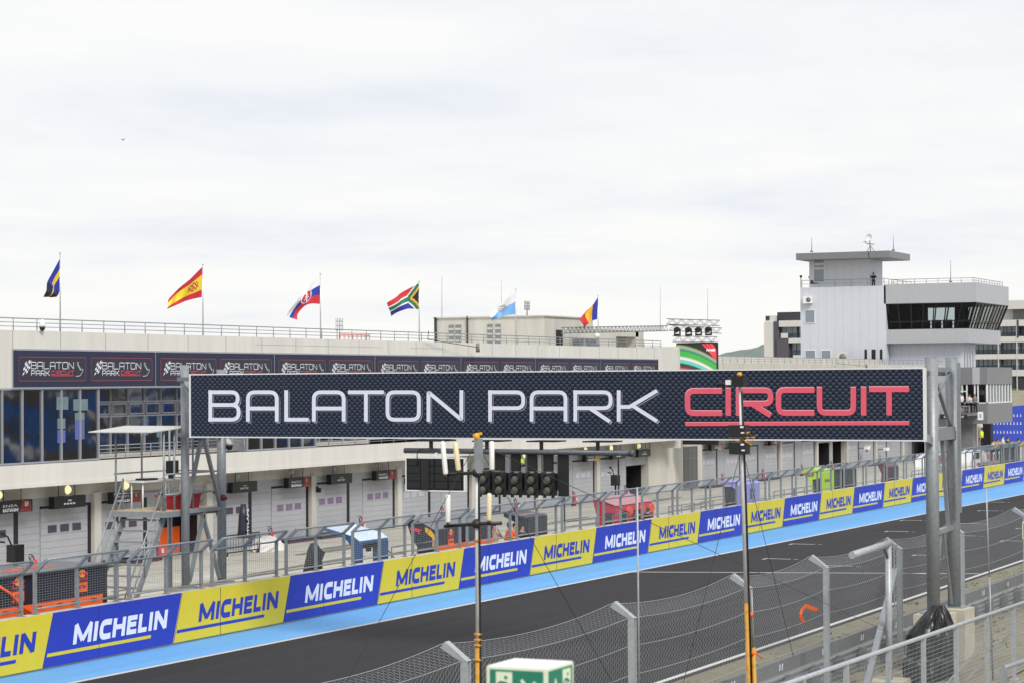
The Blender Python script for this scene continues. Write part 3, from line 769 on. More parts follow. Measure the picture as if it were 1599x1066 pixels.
# name boards hanging over the garage doors --------------------------------------
M['board_dark'] = mat('name_board', '#17181b', .4, var=.1)
M['photo_red'] = mat('board_picture_red', '#8c3436', .5, var=.35, scale=7, dirt='#3a1618')
M['photo_yel'] = mat('board_picture_yellow', '#c9a23e', .5, var=.4, scale=7, dirt='#4b4030')
M['photo_pink'] = mat('board_picture_pink', '#d99aa0', .5, var=.3, scale=7, dirt='#8a5a60')
GB = 'name boards over the garage doors'
def name_board(xc, lines, pic=None, lab='', num=None):
    root = thing('name_board', lab, 'sign', (xc,54.9,2.55), GB)
    fn = facing_track(54.78)
    MB().box((xc-1.05,54.78,2.55),(xc+1.05,55.05,3.03)).build('board', M['board_dark'], root)
    for s in (-.55,.55): MB().tube([(xc+s,54.95,3.03),(xc+s,54.95,3.5)], .018, 6).build('hanger', M['dark'], root)
    mb = MB()
    if not lines:                       # too small to read in the photo: plain dashes
        for j in range(4): mb.prism(rrect(xc-.42+j*.2,xc-.27+j*.2,2.7,2.76), fn, .003, .006)
        mb.prism(rrect(xc-.15,xc+.1,2.83,2.88), fn, .003, .006)
    elif pic:
        mb.flat(moved(text2d(lines[0], .1, 0, .0, width=.9), xc-.8, 2.78), fn, .006)
        mb.flat(moved(text2d(lines[1], .13, 0, .03, width=.95), xc-.8, 2.6), fn, .006)
    elif lines:
        mb.flat(moved(text2d(lines[0], .06, 0, .01), xc-.15, 2.82), fn, .006)
        mb.flat(moved(text2d(lines[1], .075, 0, .02), xc-.42, 2.7), fn, .006)
    if num: mb.flat(moved(text2d(num, .17, .1, .03), xc+.55, 2.78), fn, .012)
    mb.build('lettering', M['logo_white'], root)
    if pic:
        mb = MB(); mb.poly([fn(a, b, .004) for a, b in [(xc+.25,2.56),(xc+.95,2.56),(xc+.98,2.8),(xc+.8,3.02),(xc+.4,3.02),(xc+.32,2.8)]]); mb.build('picture', M[pic], root)
        mb = MB(); mb.poly([fn(a, b, .008) for a, b in disc2(xc+.6,2.86,.07,.09)]); mb.build('portrait', M['skin'], root)
name_board(71.6, ['ENEA','BASTIANINI'], 'photo_red', 'dark name board with red picture and number 23 at the left edge', '23')
name_board(75.1, None, None, 'black name board over the leftmost full garage door, two small white lines')
name_board(79.1, ['MAVERICK','VIÑALES'], 'photo_red', 'dark name board with white bold name and red picture beside the platform stairs')
name_board(88.3, ['DUCATI','LENOVO TEAM'], None, 'black name board over the garage door right of the gantry legs')
name_board(93.2, ['FRANCESCO','BAGNAIA'], 'photo_red', 'dark name board with red picture, over the door above the white bundle')
name_board(97.2, ['DUCATI','LENOVO TEAM'], None, 'black name board with small white lines over the door above the blue stand')
name_board(101.8, ['MARC','MARQUEZ'], 'photo_red', 'dark name board with red picture just left of the black light panel')
name_board(128.5, ['FABIO','DI GIANNANTONIO'], 'photo_yel', 'dark name board with yellow picture below the light pipe')
name_board(132.7, None, None, 'black name board half hidden behind the end of the light pipe')
name_board(137.0, None, None, 'black name board over the half open garage door')
name_board(150.6, None, 'photo_pink', 'small dark name board with pink picture right of the grille door')
name_board(155.2, None, None, 'grey name board left of the yellow based mast, under the big sign')
name_board(163.5, None, 'photo_red', 'small dark name board with red patch right of the mast, under the big sign')

# flags ---------------------------------------------------------------------
FLAGS = [
 (74.1, 'blue and yellow flag hanging furled, leftmost of the roof flags', [(93.5,404),(80,428),(70,452),(66.5,464)], [(93,455),(92,462),(86,466),(79,464)],
  ['#27349c','#e2c23a','#141a38'], lambda u, v: 1 if (.3 < v < .52 and u < .42) or abs(v-.50-.45*(u-.42)) < .035 and u >= .42 else (2 if u > .5 or (u > .25 and v > .8) else 0)),  # dark navy is fold shading painted into the cloth
 (84.44, 'red and yellow flag with a coat of arms', [(316,417),(297,435),(277,453),(262,470)], [(315,464.5),(299,466),(279,475),(258,483)],
  ['#c8283a','#f2cf2c','#b5523f'], lambda u, v: 2 if ((u-.26)/.15)**2+((v-.5)/.2)**2 < 1 and math.sin(u*70)*math.sin(v*33) > -.2 else (1 if .25 < v < .75 else 0)),
 (94.72, 'white, blue and red flag with a shield', [(500.5,430),(484,447),(458,464),(451,493)], [(499.5,475),(474,472),(474,478),(463,500)],
  ['#f0eef2','#2f3fa6','#cf2f3c'], lambda u, v: ((0 if abs(u-.42) < .022 or (abs(v-.42) < .03 and abs(u-.42) < .07) or (abs(v-.56) < .03 and abs(u-.42) < .09) else (1 if v > .68 else 2)) if ((u-.42)/.19)**2+((v-.5)/.33)**2 < .8 else (0 if ((u-.42)/.19)**2+((v-.5)/.33)**2 < 1 else (0 if v < .34 else 1 if v < .67 else 2)))),
 (104.96, 'green, black, red and blue flag with a y shape', [(654.5,442),(640,449),(625,460),(602,473)], [(654,483),(641,484),(636,476),(613,494)],
  ['#d2303c','#f0eef0','#2c7a58','#e6b43a','#22242c','#2c35a0'], None),
 (116.85, 'white and pale blue flag with a grey crest', [(805.5,455),(792,466),(775,481),(762,493)], [(805,491),(792,492),(780,495),(768,501)],
  ['#eef0f6','#7fb4ee','#8d9292'], lambda u, v: 2 if ((u-.5)/.15)**2+((v-.42)/.26)**2 < 1 and math.sin(u*60+v*40) > -.5 else (0 if v < .45 else 1)),
 (128.8, 'blue, yellow and red flag, rightmost of the roof flags', [(934,464),(925,477),(915,488),(904,500)], [(932.5,499),(925,500),(919,503),(910,512)],
  ['#2c3aa4','#f0b830','#c02c36'], lambda u, v: min(2, int(u*3))),
]
def za(u, v):
    d = abs(v-.5)
    if u < .42:
        e = .5*(1-u/.42)            # edge of the hoist triangle
        if d < e-.2: return 4
        if d < e-.08: return 3
        if d < e+.12: return 2
        if d < e+.22: return 1
    if d < .12: return 2
    if d < .2: return 1
    return 0 if v < .5 else 5
def bez(p, t):
    a = (1-t); return (a**3*p[0][0]+3*a*a*t*p[1][0]+3*a*t*t*p[2][0]+t**3*p[3][0], a**3*p[0][1]+3*a*a*t*p[1][1]+3*a*t*t*p[2][1]+t**3*p[3][1])
for X, lab, top, bot, cols, fn in FLAGS:
    root = thing('flagpole', lab, 'flag', (X,54.5,9.5), 'flags along the roof')
    MB().tube([(X,54.5,9.3),(X,54.5,12.66)], [.035,.022], 8).ball((X,54.5,12.68), .045, 8).build('pole', M['silver'], root)
    NU, NV = 54, 36; vs = []; fs = []; ms = []
    ms_ = [mat('flag_cloth_'+c.strip('#'), c, .8, var=.05, k=.95) for c in cols]
    for i in range(NU+1):
        u = i/NU; a, b = bez(top, u), bez(bot, u)
        for j in range(NV+1):
            v = j/NV; px, py = a[0]+(b[0]-a[0])*v, a[1]+(b[1]-a[1])*v
            dy = .16*u*math.sin(u*7+v*2.2+X)+.05*u*math.sin(u*15-v*5)
            q = at(px, py, Y=54.5); vs.append((q.x+dy*.6, q.y+dy, q.z))
    f = fn or za
    mb = MB(); o = 0
    mb.v = vs
    for i in range(NU):
        for j in range(NV):
            k = i*(NV+1)+j; mb.f.append((k, k+1, k+NV+2, k+NV+1)); mb.s.append(True); mb.m.append(f((i+.5)/NU, (j+.5)/NV))
    mb.build('flag_cloth', ms_, root)
# ================================================================== OVERHEAD SIGN GANTRY
gan = thing('sign_gantry', 'steel gantry across the track carrying the long dark sign with chrome and red letters', 'gantry', (57,26,0))
for nm, (x, y, z0, z1, r) in {'a': (57.1,37.5,1.45,8.03,.125), 'b': (59.1,37.5,1.45,7.9,.14), 'c': (57.05,14.94,1.55,8.02,.165), 'd': (59.0,14.9,1.5,8.02,.17)}.items():
    MB().tube([(x,y,z0),(x,y,z1)], r, 18).box((x-.28,y-.28,z0-.02),(x+.28,y+.28,z0+.03)).box((x-r*.8,y-r*.8,z1),(x+r*.8,y+r*.8,z1+.012)).build('leg', M['galv'], gan)
mb = MB()                                  # truss behind the sign
for x in (56.75, 59.1):
    for z in (5.98, 7.62): mb.bar((x,14.9,z),(x,37.5,z),.12,.12)
n = 14
for i in range(n):
    y0, y1 = 14.95+22.5*i/n, 14.95+22.5*(i+1)/n
    for x in (56.75, 59.1): mb.bar((x,y0,6.0 if i % 2 else 7.6),(x,y1,7.6 if i % 2 else 6.0),.06,.06)
    mb.bar((56.75,y1,5.98),(59.1,y1,5.98),.06,.06); mb.bar((56.75,y1,7.62),(59.1,y1,7.62),.06,.06)
mb.build('truss', M['galv_dark'], gan)
BR = lambda p, q, w, h: MB().bar(p, q, w, h).build('brace', M['galv'], gan)
y = 14.92
BR((57.05,y,7.72),(59.0,y,7.72),.1,.12); BR((57.05,y,6.18),(59.0,y,6.18),.26,.1); BR((57.05,y,6.02),(59.2,y,6.02),.3,.22)
BR((57.2,y,7.6),(58.9,y,6.25),.09,.09); BR((57.5,y,7.1),(58.9,y,7.66),.07,.07)
BR((57.15,y,3.55),(58.95,y,3.6),.12,.12); BR((57.7,y,3.5),(57.15,y,1.75),.08,.08); BR((58.0,y,3.5),(58.85,y,1.6),.06,.06)
BR((58.0,y,5.9),(58.5,y,3.65),.09,.09); BR((56.5,y,5.98),(56.9,y,5.9),.1,.2)
MB().box((58.62,y-.32,4.0),(58.7,y-.24,7.9)).build('conduit', M['galv'], gan)
y = 37.5
BR((57.1,y,5.95),(59.1,y,5.95),.2,.2); BR((57.1,y,3.7),(59.1,y,3.7),.12,.12)
BR((57.2,y,3.8),(58.0,y,5.9),.11,.08); BR((58.1,y,5.9),(59.0,y,3.8),.11,.08)
BR((57.3,y,1.6),(58.1,y,3.62),.11,.08); BR((58.0,y,3.62),(58.95,y,1.6),.11,.08)
X0 = 56.4
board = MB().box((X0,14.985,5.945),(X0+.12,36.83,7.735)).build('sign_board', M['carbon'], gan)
mb = MB()
mb.box((X0-.02,14.94,7.735),(X0+.14,36.87,7.768)); mb.box((X0-.02,14.94,5.91),(X0+.14,36.87,5.945)); mb.box((X0-.021,14.93,5.9),(X0+.139,14.985,7.76)); mb.box((X0-.021,36.83,5.9),(X0+.139,36.88,7.76))
mb.build('sign_frame', M['wframe'], board)
M['seamline'] = mat('sign_seam', '#2c3446', .6, var=0)
mb = MB()
for px in (443, 605, 768, 935, 1150, 1354): yy = at(px, 630, X=X0).y; mb.box((X0-.004,yy-.008,5.95),(X0+.001,yy+.008,7.73))
mb.build('panel_seam', M['seamline'], board)
M['chrome_face'] = mat('chrome_print_face', '#dfe2f4', .4, var=.03, k=.95)
M['chrome_mid'] = mat('chrome_print_edge', '#b4b9d4', .4, var=.06, k=.95)
M['chrome_dark'] = mat('chrome_print_shadow', '#1e2238', .4, var=.08, k=.9)
M['sign_red'] = mat('sign_letter_red', '#e05a70', .45, var=.02, k=.98)
M['sign_pink'] = mat('sign_letter_red_edge', '#f0a6b0', .45, var=.02)
def letter(layers, ch, x0, x1, yt, yb, st, rad):
    W, H = x1-x0, yb-yt
    for mb, wk, ox, oy, d in layers:
        for k_, (pts, cl, rd) in enumerate(glyph(ch, W, H, st, rad)):
            v, f = stroke(pts, st*wk, rd, bool(cl), (ox, oy))
            q = []
            for a, b in v:
                p = at(x0+a, yb-b, X=X0-d-.0013*k_); q.append(p)
            mb.add(q, f)
sil = [(MB(), 1.5, 2.0, -1.8, .004), (MB(), .9, 2.3, -2.1, .009), (MB(), 1.12, 1.0, -.9, .014), (MB(), .92, -.1, .1, .019)]
for ch, a, b in [('B',325.4,376),('A',384,435.5),('L',443.8,482),('A',487,540),('T',543.4,599.5),('O',602,657.4),('N',666,723.8),('P',762.2,820.4),('A',827,886.4),('R',895.3,956.8),('K',963,1029.5)]:
    letter(sil, ch, a, b, 608.6, 657.8, 6.4, 11)
for (mb, *_), nm in zip(sil, ('chrome_dark','chrome_mid','chrome_dark','chrome_face')): mb.build('silver_lettering', M[nm], board)
red = [(MB(), 1.0, -.5, 1.3, .006), (MB(), 1.0, 0, 0, .012)]
for i, (ch, a, b) in enumerate([('C',1070,1127.7),('I',1133.3,1141.8),('R',1149.5,1207.7),('C',1212,1271.8),('U',1276,1336.7),('I',1344,1353.8),('T',1357.7,1419.6)]):
    k = i/6; letter(red, ch, a, b, 606.2-2.8*k, 648.8-.9*k, 7.9, 10)
for mb, d, dy in ((red[0][0], .006, -.8), (red[1][0], .012, 0)):
    mb.poly([at(px, py+dy, X=X0-d) for px, py in [(1070,659),(1420,657.6),(1420,663),(1070,664.6)]])
red[0][0].build('red_lettering_edge', M['sign_pink'], board); red[1][0].build('red_lettering', M['sign_red'], board)
# concrete footings of the right legs
pl = tag(MB().box((56.6,14.5,-.1),(57.62,15.35,1.52)).build('concrete_footing', M['plinth']), 'pale concrete footing beside the black tarp, under the front gantry leg', 'footing', 'concrete footings of the gantry')
pl2 = tag(MB().box((58.3,14.45,-.1),(59.35,15.3,1.5)).build('concrete_footing', M['plinth']), 'pale concrete footing farther from the tarp, under the rear gantry leg', 'footing', 'concrete footings of the gantry')
for i, (x, lab) in enumerate(((57.1,'concrete pad under the front left gantry leg behind the pit wall'),(59.1,'concrete pad under the rear left gantry leg behind the pit wall'))):
    tag(MB().box((x-.45,37.1,0),(x+.45,37.95,1.44)).build('concrete_footing', M['plinth']), lab, 'footing', 'concrete footings of the gantry')
# dome camera on the rear left leg, small lamp
def dome_camera(lab, loc):
    t = thing('dome_camera', lab, 'camera', loc); x, y, z = loc
    MB().tube([(x,y,z),(x-.2,y-.12,z+.02),(x-.2,y-.12,z-.08)], .035, 8).lathe([(.1,-.32),(.12,-.26),(.12,-.1),(.06,-.04)], (x-.2,y-.12,z), 16).build('housing', M['white'], t)
    MB().lathe([(.02,-.48),(.08,-.45),(.115,-.36),(.115,-.321)], (x-.2,y-.12,z), 16).build('lens_dome', M['black'], t)
q = at(358, 688, Y=37.3); dome_camera('white dome camera with black lens on the gantry leg under the sign', (q.x+.2,q.y+.12,q.z+.2))
q = at(66, 508, Y=53.9)
dome_camera('white dome camera on the roof railing at the far left', (q.x+.2,q.y+.12,q.z+.25))
pod = thing('signal_lamp', 'small round dark red lamp on the rear left gantry leg', 'lamp', at(349.5,776,Y=37.3))
q = at(349.5,776,Y=37.2); MB().lathe([(.03,-.1),(.1,-.06),(.1,.06),(.04,.1)], q, 14, axis='x').build('housing', mat('maroon_lens','#5a2228',.3), pod)
# ------------------------------------------------------------------ start lights
sl = thing('light_pipe', 'grey horizontal pipe hung under the big sign carrying start lights', 'start lights', (55.8,26,5.6))
mb = MB(); mb.tube([(55.8,29.45,5.60),(55.8,22.7,5.58)], .075, 16); mb.tube([(55.8,22.72,5.58),(55.8,22.6,5.58)], .095, 16); mb.build('pipe', mat('dark_grey_pipe','#5b6066',.5,.3,var=.2,scale=8), sl)
for px in (676, 763, 848, 936):
    y = at(px, 695, X=55.9).y
    MB().box((55.75,y-.04,5.62),(55.83,y+.04,5.86)).box((55.72,y-.42,5.855),(56.5,y+.42,5.89)).build('bracket', M['dark'], sl)
# rear of the LED matrix board
lb = at(633,713,X=55.75); rb_ = at(728,768,X=55.75)
led = thing('matrix_board', 'black backed display board in white frame hanging left on the light pipe', 'display', (55.75,(lb.y+rb_.y)/2,5.0))
ya, yb = rb_.y, lb.y; za_, zb = 4.47, 5.44
mb = MB(); mb.box((55.72,ya+.05,za_+.05),(55.84,yb-.05,zb-.05)); mb.build('back_panel', M['dark'], led)
mb = MB()
for i in range(4):
    for j in range(4): mb.box((55.69,ya+.12+i*.42,za_+.1+j*.21),(55.719,ya+.12+i*.42+.38,za_+.1+j*.21+.185))
mb.box((55.66,ya+1.1,za_+.06),(55.688,ya+1.35,zb-.08)); mb.build('module', M['black'], led)
mb = MB(); mb.box((55.7,ya+.02,zb-.05),(55.86,yb-.02,zb-.02)); mb.box((55.7,ya+.02,za_+.02),(55.86,yb-.02,za_+.05)); mb.box((55.701,ya+.02,za_+.05),(55.859,ya+.05,zb-.05)); mb.box((55.701,yb-.05,za_+.05),(55.859,yb-.02,zb-.05))
for yy in (ya+.3, yb-1.0): mb.box((55.74,yy,zb),(55.8,yy+.08,5.56))
mb.build('frame', M['white'], led)
mb = MB(); mb.tube([(55.68,yb-.4,5.58),(55.66,yb-.42,5.3),(55.68,yb-.4,5.2)], .015, 6); mb.tube([(55.68,yb-.45,5.62),(55.66,yb-.6,5.66),(55.7,yb-.9,5.67)], .015, 6); mb.build('cable', M['dark'], led)
# five twin lamps
M['lens'] = mat('amber_grey_lens', '#5f5e50', .25, var=.35, scale=26)
st = thing('starting_lights', 'black panel of five twin start lamps hanging under the pipe', 'start lights', (55.8,26,4.7))
yl, yr = at(742,745,X=55.75).y, at(868,745,X=55.75).y
cw = (yl-yr)/5
mb = MB()
for i in range(5):
    y = yl-cw*(i+.5); mb.box((55.74,y-cw*.41,4.42),(55.95,y+cw*.41,5.02))
    for dy in (-.12,.12): mb.box((55.78,y+dy-.03,4.36),(55.86,y+dy+.03,4.42)); mb.box((55.78,y+dy-.03,5.02),(55.86,y+dy+.03,5.05))
mb.build('lamp_box', M['black'], st)
mb = MB(); mb.box((55.96,yr,4.55),(56.02,yl,4.62)); mb.box((55.96,yr,4.9),(56.02,yl,4.98))
for i in range(6): y = yl-cw*i*.98-.05; mb.box((55.97,y-.06,4.6),(56.01,y+.06,5.55))
mb.build('bracket', M['galv'], st)
for i in range(5):
    for z in (4.57,4.86):
        y = yl-cw*(i+.5); l = MB().lathe([(.001,.0),(.08,.002),(.115,.02),(.12,.05)], (55.71,y,z), 20, axis='x').build('lamp_lens', M['lens'], st)
        MB().lathe([(.122,.035),(.14,.0),(.142,.06),(.122,.061)], (55.68,y,z), 20, axis='x').build('hood', M['black'], l)
for i in range(1, 5):
    y = yl-cw*(i+.42); MB().box((55.85,y-.13,5.06),(55.95,y+.13,5.53)).build('backing_plate', M['dark'], st)
MB().box((55.85,yr-.3,4.4),(55.95,yr-.02,5.53)).build('side_plate', M['dark'], st)
MB().box((55.78,yl-cw*2.98,5.28),(55.845,yl-cw*2.98+.07,5.4)).build('sticker', M['hivis'], st)
# ------------------------------------------------------------------ marshal platform
pf = thing('marshal_platform', 'galvanised steel platform with stairs and white canopy behind the pit wall', 'platform', (57.5,38.6,0))
MB().box((56.2,37.62,3.56),(59.3,39.6,3.72)).build('deck', M['galv'], pf)
MB().box((56.25,37.7,3.721),(59.25,39.55,3.74)).build('deck_floor', mat('plywood','#b3a58a',.8,var=.1), pf)
for x, y, z1 in ((56.35,37.75,6.05),(56.35,39.45,6.05),(59.2,39.45,6.05),(57.7,39.45,6.05),(56.9,37.75,6.05),(57.9,37.75,5.9)):
    (MB().tube([(x,y,0),(x,y,3.6)], .075, 10) if (x,y) in ((56.35,39.45),(59.2,39.45)) else MB()).tube([(x,y,3.6),(x,y,z1)], .032, 8).build('post', M['galv'], pf)
mb = MB()
for z in (4.22,4.82):
    mb.tube([(56.35,37.72,z),(59.25,37.72,z),(59.25,39.5,z),(56.35,39.5,z)], .028, 6)
mb.build('railing', M['galv'], pf)
cn = [at(173,678,Z=6.1), at(262,677.5,Z=6.1), at(292,668,Z=6.22), at(200,668.5,Z=6.22)]
c0 = (55.75,37.35,6.08); mb = MB()
q0 = [(55.6,37.7,6.06),(55.6,39.9,6.06),(57.5,39.9,6.2),(57.5,37.5,6.2)]
mb.hexa(q0, [(a,b,c+.03) for a,b,c in q0]); mb.build('canopy', mat('canopy_sheet','#d9dad8',.5,var=.06,k=.72), pf)
mb = MB()
for y in (37.9,39.3): mb.bar((56.6,y,3.62),(54.4,y,.15),.06,.2)
mb.build('stair_stringer', M['galv'], pf)
for i in range(11):
    t = (i+.5)/11; x = 56.6-2.2*t; z = 3.62-3.47*t; MB().box((x-.13,37.93,z-.02),(x+.13,39.27,z+.02)).build('tread', M['galv'], pf)
mb = MB()
for y in (37.86,39.36):
    for h in (.55,1.05): mb.tube([(56.6,y,3.62+h),(54.4,y,.15+h)], .024, 6)
    for t in (0,.5,1): x = 56.6-2.2*t; z = 3.62-3.47*t; mb.tube([(x,y,z),(x,y,z+1.05)], .024, 6)
mb.build('stair_handrail', M['galv'], pf)
cr = thing('plastic_crate', 'red plastic crate on the marshal platform', 'crate', (58.2,38.2,3.74))
mb = MB(); mb.hexa([(57.3,38.0,3.74),(58.6,38.0,3.74),(58.6,38.6,3.74),(57.3,38.6,3.74)], [(57.25,37.95,4.12),(58.65,37.95,4.12),(58.65,38.65,4.12),(57.25,38.65,4.12)]); mb.build('body', M['red'], cr)
mb = MB(); mb.box((57.22,37.92,4.12),(58.68,38.68,4.17)); mb.build('rim', M['red'], cr)
jg = thing('fuel_canister', 'grey canister beside the red crate on the platform', 'canister', (56.9,38.2,3.74))
MB().lathe([(.16,0),(.17,.05),(.17,.33),(.08,.42),(.06,.46)], (56.85,38.2,3.74), 14).build('body', M['cloth_grey'], jg); MB().lathe([(.07,.46),(.07,.5)], (56.85,38.2,3.74), 10).build('cap', M['dark'], jg)
tbm = thing('folding_table', 'white folding table on the marshal platform', 'table', (58,39.0,3.74))
MB().box((56.7,38.7,4.55),(58.9,39.3,4.6)).build('table_top', M['white'], tbm)
for x, y in ((56.8,38.8),(58.8,38.8),(56.8,39.2),(58.8,39.2)): MB().tube([(x,y,3.74),(x,y,4.55)], .025, 6).build('leg', M['white'], tbm)
rq = thing('radio_case', 'flat black case on the white platform table', 'case', (57.2,39,4.6)); MB().box((57.0,38.8,4.6),(57.6,39.2,4.66)).build('body', M['black'], rq); MB().box((57.1,38.85,4.661),(57.5,39.1,4.675)).build('lid_panel', M['silver'], rq)
mn = thing('monitor', 'black monitor on the platform behind the front gantry leg', 'monitor', (58.4,39,4.6)); MB().box((58.2,38.85,4.75),(58.8,38.92,5.15)).build('screen', M['black'], mn); MB().box((58.45,38.85,4.6),(58.55,39.0,4.75)).build('stand', M['dark'], mn)

# ================================================================== VIDEO SCREEN, TRUSSES, SPOTLIGHTS
def truss(name, p, q, s, lab):
    t = thing(name, lab, 'truss', tuple(p)); p = Vector(p); q = Vector(q); d = (q-p).normalized(); r = d.cross(Vector((0,0,1))).normalized(); L = (q-p).length; n = max(3, int(L/s*1.1))
    mb = MB()
    for a in (-1,1):
        for b in (-1,1): mb.tube([p+r*a*s/2+Vector((0,0,b*s/2)), q+r*a*s/2+Vector((0,0,b*s/2))], .028, 6)
    mb.build('chord', M['galv_dark'], t)
    mb = MB()
    for i in range(n):
        u, v = p+d*L*i/n, p+d*L*(i+1)/n; k = 1 if i % 2 else -1
        for a in (-1,1): mb.tube([u+r*a*s/2+Vector((0,0,k*s/2)), v+r*a*s/2+Vector((0,0,-k*s/2))], .016, 5)
        mb.tube([u+r*s/2*k+Vector((0,0,s/2)), v-r*s/2*k+Vector((0,0,s/2))], .016, 5)
    mb.build('lattice', M['galv_dark'], t); return t
truss('lighting_truss', (124.5,54.9,10.48), (141.2,54.9,10.9), .34, 'long silver lattice truss running along the roof edge to the video screen')
truss('lighting_truss', (141.6,54.9,11.35), (141.6,51.3,11.2), .36, 'upper silver truss above the black spotlights')
truss('lighting_truss', (142.0,54.9,10.95), (142.0,51.3,10.7), .36, 'middle silver truss directly behind the black spotlights')
truss('lighting_truss', (141.4,54.4,10.2), (141.4,51.4,10.12), .36, 'lower silver truss just above the video screen')
sp0 = thing('spotlight', 'black moving head spotlight on the truss, leftmost of four', 'spotlight', (141.3,54.1,10.4), 'moving head spotlights over the screen')
MB().box((-.13,-.2,0),(.13,.2,.12)).build('base', M['black'], sp0, keep=True)
MB().box((-.06,-.22,.12),(.06,-.15,.45)).box((-.06,.15,.12),(.06,.22,.45)).build('yoke', M['black'], sp0, keep=True)
MB().tube([(-.22,0,.36),(.05,0,.44),(.2,0,.46)], [.19,.17,.11], 12).build('head', M['black'], sp0, keep=True)
for y, l in ((53.3,'black moving head spotlight on the truss, second from the left'),(52.6,'black moving head spotlight on the truss, third from the left'),(51.9,'black moving head spotlight on the truss, rightmost of four')): dup(sp0, (141.3,y,10.38), l)
m = bpy.data.materials.new('video_picture'); m.use_nodes = True; NN = m.node_tree.nodes; LL = m.node_tree.links
b_ = NN['Principled BSDF']; tcc = NN.new('ShaderNodeTexCoord'); sx = NN.new('ShaderNodeSeparateXYZ'); LL.new(tcc.outputs['Object'], sx.inputs[0])
def vm(op, a, b=None):
    n = NN.new('ShaderNodeMath'); n.operation = op
    for i, x in enumerate((a, b)):
        if x is None: continue
        if isinstance(x, (int, float)): n.inputs[i].default_value = x
        else: LL.new(x, n.inputs[i])
    return n.outputs[0]
u_ = vm('DIVIDE', vm('SUBTRACT', 0, sx.outputs['Y']), 2.8)        # 0 left .. 1 right (seen from the track)
v_ = vm('DIVIDE', sx.outputs['Z'], 2.0)
arc = vm('ADD', v_, vm('MULTIPLY', vm('POWER', vm('ADD', u_, .12), 2), .42))
rr = NN.new('ShaderNodeValToRGB'); cr_ = rr.color_ramp; cr_.elements[0].position = 0; cr_.elements[0].color = lin('#c9a0c0'); cr_.elements[1].position = 1; cr_.elements[1].color = lin('#2a2c2e')
for pz, c in ((.10,'#6f8ec0'),(.18,'#70a8a0'),(.22,'#c83c44'),(.27,'#4a3c3e'),(.36,'#443c40'),(.40,'#60dca8'),(.48,'#6cc8d8'),(.53,'#f6f0f4'),(.58,'#f0d8b0'),(.62,'#48b860'),(.75,'#40c040'),(.82,'#4c8060'),(.87,'#7aa8b0'),(.93,'#b8c070'),(.97,'#707858')):
    el = cr_.elements.new(pz); el.color = lin(c)
LL.new(arc, rr.inputs[0]); LL.new(rr.outputs[0], b_.inputs['Emission Color']); b_.inputs['Emission Strength'].default_value = .55; b_.inputs['Base Color'].default_value = (.02,.02,.02,1)
sc_ = thing('video_screen', 'large outdoor video screen showing green and red streaks beside the roof', 'screen', (142,54.4,7.9))
MB().box((142,51.6,7.75),(142.3,54.45,9.95)).build('cabinet', M['dark'], sc_)
pic_ = MB().box((-.03,-2.78,-.1),(-.001,0,1.98)).build('picture', m, sc_, keep=True)
mb = MB(); fn = lambda a, b, d: (-.03-d, -a, b)
for off in (0,.25,.5): mb.poly([fn(a, b, .004) for a, b in [(1.75+off*1.1,1.97),(1.95+off*1.1,1.97),(2.78,1.97-.83+off*.9+.0),(2.78,1.97-1.08+off*.9)]])
mb.build('red_stripe', mat('screen_red','#e0404c',.5,var=0,emit=.4), pic_, keep=True)
mb = MB(); mb.flat(moved(text2d('POWER', .14, .2, .02, width=.6), 2.1, 1.48), fn, .009); mb.build('lettering', mat('screen_white','#ffffff',.5,var=0,emit=.5), pic_, keep=True)
MB().box((142.35,51.7,3.2),(142.6,54.2,9.9)).build('support', M['dark'], sc_)

# microphones on booms, aerials, bird --------------------------------------------
def boom_mic(lab, p0, p1, s=1):
    t = thing('boom_microphone', lab, 'microphone', p0)
    MB().tube([p0,p1], .02*s, 6).tube([p0,(p0[0],p0[1]-.05,p0[2]+.45)], .02*s, 6).build('boom', M['dark'], t)
    MB().tube([(p1[0],p1[1],p1[2]+.22*s),(p1[0]+.02,p1[1],p1[2]-.25*s)], [.09*s,.11*s], 10).build('windshield', M['cloth_grey'], t)
boom_mic('grey furry microphone on a boom leaning over the roof parapet', tuple(at(668,530,Y=53.8)), tuple(at(746,542,Y=53.4)))
boom_mic('small grey microphone on a boom over the second roof, near the tower', tuple(at(1305,567,Y=53.8)), tuple(at(1353,571,Y=53.4)), .8)
def aerial(lab, px, y0, y1, Y, kind='whip', r=.014):
    a, b = at(px, y0, Y=Y), at(px, y1, Y=Y)
    t = thing('aerial', lab, 'aerial', tuple(a)); mb = MB(); mb.tube([a, b], [r*1.3, r*.7], 5)
    if kind == 'yagi':
        for k in (.45,.65,.85): z = a.z+(b.z-a.z)*k; mb.tube([(a.x-.35,Y,z),(a.x+.35,Y,z)], r*.8, 5)
        for k in range(5): x = a.x-.35+.175*k; mb.tube([(x,Y,a.z+(b.z-a.z)*.4),(x,Y,b.z)], r*.7, 5)
    mb.build('rod', M['galv_dark'], t)
aerial('grid aerial on the roof behind the railing, left of the y shape flag', 530, 530, 497, 58, 'yagi', .02)
aerial('grid aerial on the rooftop block', 823, 494, 470, 58, 'yagi', .03)
aerial('thin whip aerial at the left end of the rooftop block', 690, 497, 432, 60)
aerial('thin whip aerial behind the pale blue flag', 783, 500, 436, 60, r=.01)
aerial('thin whip aerial above the lattice truss', 1031, 515, 448, 56, r=.012)
aerial('thin whip aerial above the spotlights', 1105, 502, 450, 56, r=.012)
bd = thing('bird', 'tiny dark bird flying alone in the sky', 'bird', tuple(at(192,219,Y=80)))
p = at(192,219,Y=80); mb = MB(); s = .085
